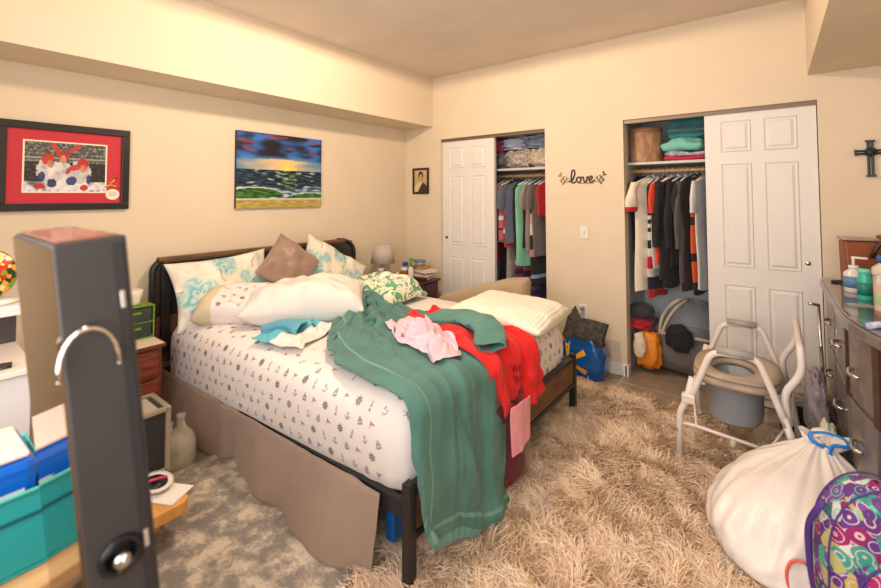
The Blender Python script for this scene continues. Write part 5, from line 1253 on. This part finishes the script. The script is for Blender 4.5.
MB().tube([(3.0, ya, .225), (2.95, -.72, .33), (2.96, yb, .36)], .006, 8).build('cross_brace', cw_, cmd, smooth=True)
MB().tube([(3.30, ya, .20), (3.40, -.7, .26), (3.42, yb, .33)], .006, 8).build('cross_brace', cw_, cmd, smooth=True)
MB().tube([(3.16, ya+.0, .205), (3.16, ya, .165)], .014, 10).build('brace_peg', mat('peg_beige', (200, 184, 160), .5), cmd, smooth=True)
MB().tube([(3.385, ya+.03, .34), (3.365, ya+.03, .48), (3.44, ya+.03, .60), (3.435, ya+.04, .715), (3.435, yb-.03, .715), (3.44, yb-.03, .60), (3.365, yb-.03, .48), (3.385, yb-.03, .34)], r, 12, fil=.05).build('backrest_bar', cw_, cmd, smooth=True)
MB().tube([(2.985, ya+.02, .425), (2.985, yb-.02, .425)], .011, 10).build('seat_rail', cw_, cmd, smooth=True)
MB().tube([(3.345, ya+.02, .42), (3.345, yb-.02, .42)], .011, 10).build('seat_rail', cw_, cmd, smooth=True)
# seat ring
def seatring(cx, cy, z, ox, oy, ix, iy, h, icx):
    n = 40; v = []; f = []
    for k in range(n):
        a = 2*PI*k/n; c, s = math.cos(a), math.sin(a); e = .7
        O = (cx+math.copysign(abs(c)**e, c)*ox, cy+math.copysign(abs(s)**e, s)*oy); I = (icx+c*ix, cy+s*iy)
        mid = ((O[0]+I[0])/2, (O[1]+I[1])/2)
        v += [(*O, z+h*.3), (O[0]*.97+mid[0]*.03, O[1]*.97+mid[1]*.03, z+h*.8), (*mid, z+h), (*I, z+h*.7), (*I, z), (*O, z)]
    for k in range(n):
        for q in range(6): f.append((k*6+q, k*6+(q+1) % 6, ((k+1) % n)*6+(q+1) % 6, ((k+1) % n)*6+q))
    return MB().add(v, f)
seatring(3.165, -.70, .437, .205, .255, .10, .15, .036, 3.15).build('toilet_seat', seatm, cmd, smooth=True)
seatring(3.165, -.70, .475, .200, .245, .115, .165, .018, 3.15).build('seat_rim', mat('seat_rim', (182, 164, 142), .4), cmd, smooth=True)
bk_ = mat('bucket_grey', (160, 168, 176), .4)
o = MB().lathe([(0, .20), (.118, .20), (.128, .215), (.142, .415), (.155, .42), (.155, .432), (.138, .432), (.12, .22), (0, .21)], (3.15, -.70, 0), 36, sy=1.08).build('bucket', bk_, cmd, smooth=True)
MB().tube([(3.15+.15*math.cos(a), -.70+.16*math.sin(a), .425-.02*math.sin(a)**2) for a in np.linspace(PI, 2*PI, 16)], .0035, 6).build('bucket_handle', steelm, o, smooth=True)
# crate with clothes behind the commode, by the dresser
t = thing('open_crate', 'black plastic crate under the closet door behind the commode chair', 'crate', (3.46, -.17, 0))
b = MB(); b.box(-.11, .11, -.11, .11, 0, .01).box(-.11, .11, -.11, -.10, .01, .17).box(-.11, .11, .10, .11, .01, .17).box(-.11, -.10, -.10, .10, .01, .17).box(.10, .11, -.10, .10, .01, .17).box(-.118, .118, -.118, -.108, .155, .17); b.build('crate_body', mat('crate_black', (28, 28, 32), .45), t, bevel=.003)
blob('folded_clothes', (3.46, -.17, .20), (.09, .09, .05), fabric('greige_cloth', (170, 156, 142)), 'greige clothes heaped on the black crate', 'clothes', 71, .15, sc=4)
blob('grey_cloth', (3.50, -.60, .33), (.045, .10, .17), fabric('mauve_grey', (150, 138, 142)), 'grey mauve cloth hanging beside the commode rear leg', 'cloth', 72, .2, sc=4)

# ------------------------------------------------------------ dresser
DZ = .95
def fx(y): return 3.570+.10*max(0, min(1, (-y-1.12)/.46))**2
dk = mat('dresser_grey', (108, 98, 92), .32, var=.06, scale=4, coat=.25, stretch=(1, 1, 6)); dk2 = mat('dresser_brown', (66, 40, 32), .35, coat=.3); dtop = mat('dresser_top', (96, 92, 92), .16, coat=.6)
drs = thing('dresser', 'large dark grey bow front dresser against the right wall', 'dresser', (0, 0, 0))
ys = np.linspace(-.20, -1.58, 25)
def bow(off, z0, z1, y_lo=-1.58, y_hi=-.20, xb=4.13, n=20):
    Y = np.linspace(y_hi, y_lo, n); poly = [(fx(y)+off, y) for y in Y]+[(xb, y_lo), (xb, y_hi)]; return MB().prism(poly[::-1], z0, z1)
bow(.030, .06, DZ-.055).build('carcass', dk, drs)
bow(0, DZ-.008, DZ).build('top', dtop, drs, bevel=.003)
bow(-.010, DZ-.054, DZ-.009).build('top_moulding', mat('moulding_grey', (112, 102, 98), .3, coat=.4), drs, bevel=.008)
bow(.028, 0, .06, -1.56, -.22).build('plinth', dk2, drs)
for y0, y1 in ((-.23, -.64), (-.66, -1.10), (-1.165, -1.42)):
    for i, (z0, z1) in enumerate(((.09, .32), (.34, .60), (.62, .885))):
        d = bow(.012, z0, z1, y1, y0, xb=3.72, n=10).build('drawer', dk, drs, bevel=.004)
        ym = (y0+y1)/2; zm = (z0+z1)/2-.01; x_ = fx(ym)+.012
        MB().tube([(x_, ym-.055, zm), (x_-.022, ym-.045, zm), (x_-.026, ym, zm-.008), (x_-.022, ym+.045, zm), (x_, ym+.055, zm)], .0075, 8, fil=.01).build('drawer_handle', mat('handle_nickel', (205, 198, 192), .25, metal=1), d, smooth=True)
for y in (-1.13, -1.445): bow(.004, .60, .89, y-.018, y+.018, xb=3.72, n=3).build('dark_stile', dk2, drs)
bow(.004, .06, .89, -1.57, -1.48, xb=3.75, n=6).build('corner_post', dk2, drs)
# things on the dresser
lth = mat('leather_brown', (134, 70, 40), .5, var=.1, bump=.15); dl = mat('leather_dark', (52, 34, 28), .45)
t = thing('handbag', 'brown leather handbag standing at the back of the dresser', 'handbag', (3.80, -.36, DZ), .15)
def loftbox(x0, x1, y0, y1, z0, z1, tx, ty): return MB().hexa([(x0, y0, z0), (x1, y0, z0), (x1, y1, z0), (x0, y1, z0), (x0+tx, y0+ty, z1), (x1-tx, y0+ty, z1), (x1-tx, y1-ty, z1), (x0+tx, y1-ty, z1)])
loftbox(-.15, .15, -.07, .07, 0, .245, -.01, .02).build('bag_body', lth, t, bevel=.012)
MB().box(-.165, -.02, -.06, .06, .246, .262).build('bag_trim', mat('trim_pale', (170, 160, 150), .3, metal=.5), t, bevel=.004)
MB().tube([(-.06, -.085, .16), (-.03, -.09, .24), (.05, -.09, .29), (.13, -.09, .24), (.14, -.085, .14)], .011, 8, fil=.04).build('bag_strap', dl, t, smooth=True)
MB().box(.0, .15, -.085, .06, .25, .275).build('bag_flap', lth, t, bevel=.008)
t = bottle('lotion_bottle', 'clear lotion pump bottle with white pump near the dresser front', 3.665, -.62, DZ, .04, .135, mat('lotion_clear', (214, 208, 200), .25), wp, .12, .45, labelc=mat('label_blue', (90, 130, 170), .5))
MB().tube([(0, 0, .135), (0, 0, .17), (-.005, .0, .175), (.05, -.02, .175)], .006, 8, fil=.008).build('pump', wp, t, smooth=True)
t = bottle('shampoo_bottle', 'turquoise green bottle standing in front of the lotion bottle', 3.680, -.82, DZ, .026, .145, mat('turq', (56, 176, 156), .35), mat('turq_cap', (110, 200, 180), .35), .15, .8, labelc=mat('turq_dark', (30, 120, 112), .5), sx=1.2)
bottle('medicine_jug', 'large white jug with blue cap on the dresser', 3.80, -.60, DZ, .068, .19, mat('jug_cream', (224, 212, 194), .4), mat('cap_blue', (30, 100, 190), .35), .18, .62)
bottle('perfume_bottle', 'clear bottle with black cap in front of the blue capped jug', 3.76, -.92, DZ, .034, .165, mat('perfume_pale', (216, 204, 170), .25), blk, .25, .5)
bottle('spray_can', 'white capped bottle behind the blue capped jug', 3.86, -.47, DZ, .03, .27, blk, wp, .14, .95)
bottle('nail_polish', 'small purple bottle between the turquoise bottle and the white jug', 3.715, -.74, DZ, .02, .11, mat('purple', (110, 60, 120), .35), mat('purple_cap', (90, 70, 90), .35), .3, .8)
bottle('amber_jar', 'small amber jar beside the purple bottle', 3.75, -.76, DZ, .025, .09, mat('gold_jar', (196, 150, 70), .35), wp, .3, .9, cat='jar')
t = thing('candle_jar', 'glass jar with layered orange, green and red contents at the dresser front', 'jar', (3.71, -1.16, DZ))
for nm, z0, z1, c in (('red_layer', .0, .025, (190, 40, 40)), ('cream_layer', .0255, .05, (230, 205, 180)), ('green_layer', .0505, .10, (160, 178, 90)), ('orange_layer', .1005, .125, (226, 120, 50))):
    MB().lathe([(0, z0), (.043, z0), (.043, z1), (0, z1)], (0, 0, 0), 24).build(nm, mat('layer_'+nm, c, .4), t, smooth=False)
MB().lathe([(.046, 0), (.046, .16), (.036, .17), (.034, .165), (.0445, .155), (.0445, 0)], (0, 0, 0), 24).build('glass_wall', mat('jar_glass', (230, 230, 220), .05, alpha=.25), t, smooth=True)
t = thing('toothpaste_tube', 'white tube with red and blue stripes at the dresser edge', 'tube', (3.655, -1.37, DZ+.012), .9)
MB().tube([(-.07, 0, 0), (.05, 0, 0)], .012, 12).build('tube_body', mat('tube_blue_white', (210, 214, 226), .3, col2=(70, 90, 180), scale=30), t, smooth=True)
MB().tube([(.05, 0, 0), (.075, 0, 0)], .009, 12).build('tube_cap', mat('cap_red', (206, 50, 40), .35), t, smooth=True)
t = MB(); t.tube([(3.60, -.36, DZ+.006), (3.64, -.32, DZ+.006), (3.70, -.33, DZ+.006), (3.72, -.38, DZ+.006), (3.66, -.40, DZ+.006), (3.60, -.37, DZ+.006)], .005, 8, fil=.02); tag(t.build('hair_band', blk, smooth=True), 'black cord loop lying on the far front corner of the dresser', 'cord')
b = MB(); b.box(-.04, .04, -.02, .02, 0, .004).xf(tr(3.645, -.97, DZ) @ rot('Z', .4)); tag(b.build('blister_pack', mat('foil', (200, 196, 192), .3, metal=.6)), 'silver blister pack on the dresser in front of the turquoise bottle', 'pack')
# walking cane rods hanging at the dresser corner
b = MB(); b.tube([(3.56, -.30, .05), (3.545, -.28, .80)], .008, 8); b.tube([(3.545, -.30, .80), (3.50, -.33, .81)], .009, 8); tag(b.build('metal_cane', steelm, smooth=True), 'thin chrome rod leaning upright at the far corner of the dresser', 'cane')
t = thing('folded_walker', 'small metal walking aid leaning below the cane by the dresser', 'walking aid', (0, 0, 0))
wk = mat('walker_metal', (150, 140, 132), .35, metal=.7)
MB().tube([(3.555, -.62, .02), (3.545, -.50, .34), (3.54, -.44, .60)], .009, 8).build('tube_leg', wk, t, smooth=True)
MB().tube([(3.50, -.62, .02), (3.50, -.52, .32), (3.54, -.47, .50)], .009, 8).build('tube_leg', wk, t, smooth=True)
MB().tube([(3.555, -.59, .10), (3.50, -.59, .10)], .007, 8).build('cross_tube', wk, t, smooth=True)

# ------------------------------------------------------------ trash bag, cream bag, backpack
def trash():
    b = MB(); nv, nk = 70, 121; G = np.zeros((nv, nk, 3)); c0 = Vector((3.345, -1.44, 0)); neck = Vector((3.475, -1.15, .345))
    pr = [(0, .0), (.8, .0), (1.02, .02), (1.07, .07), (1.06, .13), (1.0, .185), (.88, .235), (.68, .275), (.46, .305), (.28, .327), (.18, .345)]
    L_ = np.r_[0, np.cumsum([math.hypot((a[0]-b_[0])*.24, a[1]-b_[1]) for a, b_ in zip(pr[1:], pr[:-1])])]; L_ /= L_[-1]
    for i in range(nv):
        v = i/(nv-1); rr = float(np.interp(v, L_, [p[0] for p in pr])); z = float(np.interp(v, L_, [p[1] for p in pr]))
        cx = c0.lerp(Vector((neck.x, neck.y, 0)), (z/.345)**1.8)
        for k in range(nk):
            a = 2*PI*(k % (nk-1))/(nk-1); ca, sa = math.cos(a), math.sin(a); q = (z/.345)
            ph = a*9+4*fbm((ca*1.2, sa*1.2, q*.8), 1); rid = (.05*(1-abs(math.sin(ph)))**2+.03*math.sin(a*21+2*fbm((ca*2, sa*2, q), 2)))*q**1.3
            nz = .12*fbm((ca*1.1, sa*1.1, q*1.6), 1)+.035*fbm((ca*4+7, sa*4, q*3), 1)+.02*(1-abs(noise.noise(Vector((ca*3, sa*3, q*2.5)))))**4
            R = rr*(1+(nz+rid*1.6))
            G[i, k] = (cx.x+ca*.240*R, cx.y+sa*.245*R, max(.03, .03+z*(1+.05*fbm((ca, sa, 5), 2))))
    b.grid(G)
    m = mat('bag_white_plastic', (236, 228, 222), .35, var=.04, scale=4, bump=.7, bscale=9); m.node_tree.nodes['Principled BSDF'].inputs['Subsurface Weight'].default_value = .25; m.node_tree.nodes['Principled BSDF'].inputs['Subsurface Radius'].default_value = (.05, .05, .05)
    o = b.build('trash_bag', m, smooth=True); weld(o); tag(o, 'full white trash bag tied with blue drawstring in front of the dresser', 'trash bag')
    b = MB(); G = np.zeros((12, 33, 3))
    for i in range(12):
        v = i/11
        for k in range(33):
            a = 2*PI*(k % 32)/32; r_ = .035+.045*v+.015*math.sin(a*7)*v
            G[i, k] = (neck.x+math.cos(a)*r_+.03*v, neck.y+math.sin(a)*r_*.9+.03*v, neck.z-.02+.065*v+.012*math.sin(a*5)*v)
    b.grid(G); q = b.build('gathered_neck', m, o, smooth=True); q.modifiers.new('solid', 'SOLIDIFY').thickness = .003
    b = MB(); N_ = neck
    loop = [(.03, -.045, .03), (-.02, -.05, .045), (-.03, -.03, .07), (.02, -.02, .085), (.085, -.03, .085), (.10, -.05, .06), (.04, -.055, .055), (.035, -.07, .01), (.045, -.085, -.04)]
    b.tube([tuple(N_+Vector(p)) for p in loop], .008, 8, fil=.02, flat=.45)
    b.tube([tuple(N_+Vector(p)) for p in [(.04, -.07, .0), (.06, -.09, -.03), (.07, -.085, -.065)]], .010, 8, flat=.4)
    b.build('drawstring', mat('string_blue', (30, 130, 210), .4), o, smooth=True)
trash()
stripe = mat('cream_stripe', (214, 206, 178), .8)
nt = stripe.node_tree; tc = nt.nodes.new('ShaderNodeTexCoord'); wv = nt.nodes.new('ShaderNodeTexWave'); wv.inputs['Scale'].default_value = 9; wv.inputs['Distortion'].default_value = 1; nt.links.new(tc.outputs['Object'], wv.inputs['Vector'])
rr = nt.nodes.new('ShaderNodeValToRGB'); rr.color_ramp.elements[0].position = .3; rr.color_ramp.elements[0].color = (*lin((150, 168, 150)), 1); rr.color_ramp.elements[1].position = .42; rr.color_ramp.elements[1].color = (*lin((218, 208, 180)), 1); nt.links.new(wv.outputs['Fac'], rr.inputs[0]); nt.links.new(rr.outputs[0], nt.nodes['Principled BSDF'].inputs['Base Color'])
blob('striped_bag', (3.52, -.99, .20), (.045, .10, .20), stripe, 'cream striped cloth bag between the trash bag and the dresser', 'bag', 81, .08, sc=3)
def paisley():
    m = mat('paisley', (110, 70, 140), .7, bump=.2); nt = m.node_tree; bs = nt.nodes['Principled BSDF']; tc = nt.nodes.new('ShaderNodeTexCoord')
    n = nt.nodes.new('ShaderNodeTexNoise'); n.inputs['Scale'].default_value = 8; nt.links.new(tc.outputs['Object'], n.inputs['Vector'])
    mx = nt.nodes.new('ShaderNodeMixRGB'); mx.inputs[0].default_value = .035; nt.links.new(tc.outputs['Object'], mx.inputs[1]); nt.links.new(n.outputs['Color'], mx.inputs[2])
    v = nt.nodes.new('ShaderNodeTexVoronoi'); v.inputs['Scale'].default_value = 27; nt.links.new(mx.outputs[0], v.inputs['Vector'])
    sp_ = nt.nodes.new('ShaderNodeSeparateXYZ'); nt.links.new(v.outputs['Color'], sp_.inputs[0])
    r1 = nt.nodes.new('ShaderNodeValToRGB'); r1.color_ramp.interpolation = 'CONSTANT'; nt.links.new(sp_.outputs[0], r1.inputs[0]); e = r1.color_ramp.elements
    e[0].color = (*lin((96, 52, 132)), 1); e[1].position = .2; e[1].color = (*lin((150, 30, 96)), 1)
    for p_, c in ((.36, (60, 160, 140)), (.60, (196, 178, 96)), (.70, (120, 70, 150)), (.84, (216, 212, 206)), (.92, (50, 120, 110))): k = e.new(p_); k.color = (*lin(c), 1)
    ring = nt.nodes.new('ShaderNodeMath'); ring.operation = 'PINGPONG'; ring.inputs[1].default_value = .16; nt.links.new(v.outputs['Distance'], ring.inputs[0])
    gt = nt.nodes.new('ShaderNodeMath'); gt.operation = 'GREATER_THAN'; gt.inputs[1].default_value = .13; nt.links.new(ring.outputs[0], gt.inputs[0])
    r2_ = nt.nodes.new('ShaderNodeValToRGB'); r2_.color_ramp.interpolation = 'CONSTANT'; nt.links.new(sp_.outputs[1], r2_.inputs[0]); e = r2_.color_ramp.elements
    e[0].color = (*lin((120, 196, 170)), 1); e[1].position = .14; e[1].color = (*lin((84, 56, 124)), 1)
    for p_, c in ((.55, (110, 200, 180)), (.75, (226, 190, 206))): k = e.new(p_); k.color = (*lin(c), 1)
    m2 = nt.nodes.new('ShaderNodeMixRGB'); nt.links.new(gt.outputs[0], m2.inputs[0]); nt.links.new(r1.outputs[0], m2.inputs[1]); nt.links.new(r2_.outputs[0], m2.inputs[2]); nt.links.new(m2.outputs[0], bs.inputs['Base Color']); return m
pais = paisley(); purp = mat('piping_purple', (74, 48, 128), .6)
bp0 = thing('backpack', 'colourful paisley backpack with purple piping at the lower right', 'backpack', (3.58, -1.735, .03), .35)
def bpbody(hx, hy, h, cy, z0=0, n=34, e=.55, top=.5):
    G = np.zeros((28, n+1, 3))
    for i in range(28):
        v = i/27; zz_ = v; sh = (1-max(0, (v-top)/(1-top))**2.4)**.5 if v > top else 1-.12*(1-v/top)**2
        for k in range(n+1):
            a = 2*PI*(k % n)/n; c, s = math.cos(a), math.sin(a)
            G[i, k] = (math.copysign(abs(c)**e, c)*hx*max(sh, .02), cy+math.copysign(abs(s)**e, s)*hy*(max(sh, .02)**.6)*(1+.06*fbm((c, s, v*3), 2)), z0+h*v)
    b = MB(); b.grid(G); b.f.append(tuple(range(n))); b.m.append(0); return b
bpbody(.150, .095, .52, 0).build('main_body', pais, bp0, smooth=True)
bpbody(.115, .045, .33, -.105, .02).build('front_pocket', pais, bp0, smooth=True)
def arch(hx, h, y, top, z0, r_, hx2=1.0):
    pts = [(-hx, y, z0)]
    for k in range(17):
        v = top+(1-top)*math.sin(k/16*PI/2); sh = (1-((v-top)/(1-top))**2.4)**.5 if v < 1 else 0; pts.append((-hx*sh, y, z0+h*v))
    pts += [(-p[0], p[1], p[2]) for p in pts[-2::-1]]
    return MB().tube(pts, r_, 8)
arch(.152, .52, -.055, .5, 0.0, .003).build('piping', purp, bp0, smooth=True)
arch(.152, .52, .045, .5, 0.0, .003).build('piping', purp, bp0, smooth=True)
arch(.118, .33, -.118, .5, .02, .004).build('pocket_piping', purp, bp0, smooth=True)
MB().tube([(-.148, -.03, .45), (-.175, .02, .34), (-.17, .02, .18), (-.15, .0, .06)], .010, 8, fil=.05, flat=.5).build('shoulder_strap', purp, bp0, smooth=True)
t = thing('orange_strap', 'coral orange looped strap lying between the trash bag and the backpack', 'strap', (3.40, -1.66, .03))
MB().tube([(-.035, -.02, .005), (-.05, -.01, .08), (-.03, 0, .13), (.01, 0, .14), (.04, -.01, .09), (.045, -.01, .005)], .005, 8, fil=.03).build('loop', mat('coral', (236, 100, 84), .5), t, smooth=True)
MB().box(.02, .06, -.02, -.005, 0, .08).build('tab', mat('orange_tab', (240, 96, 40), .5), t, bevel=.003)
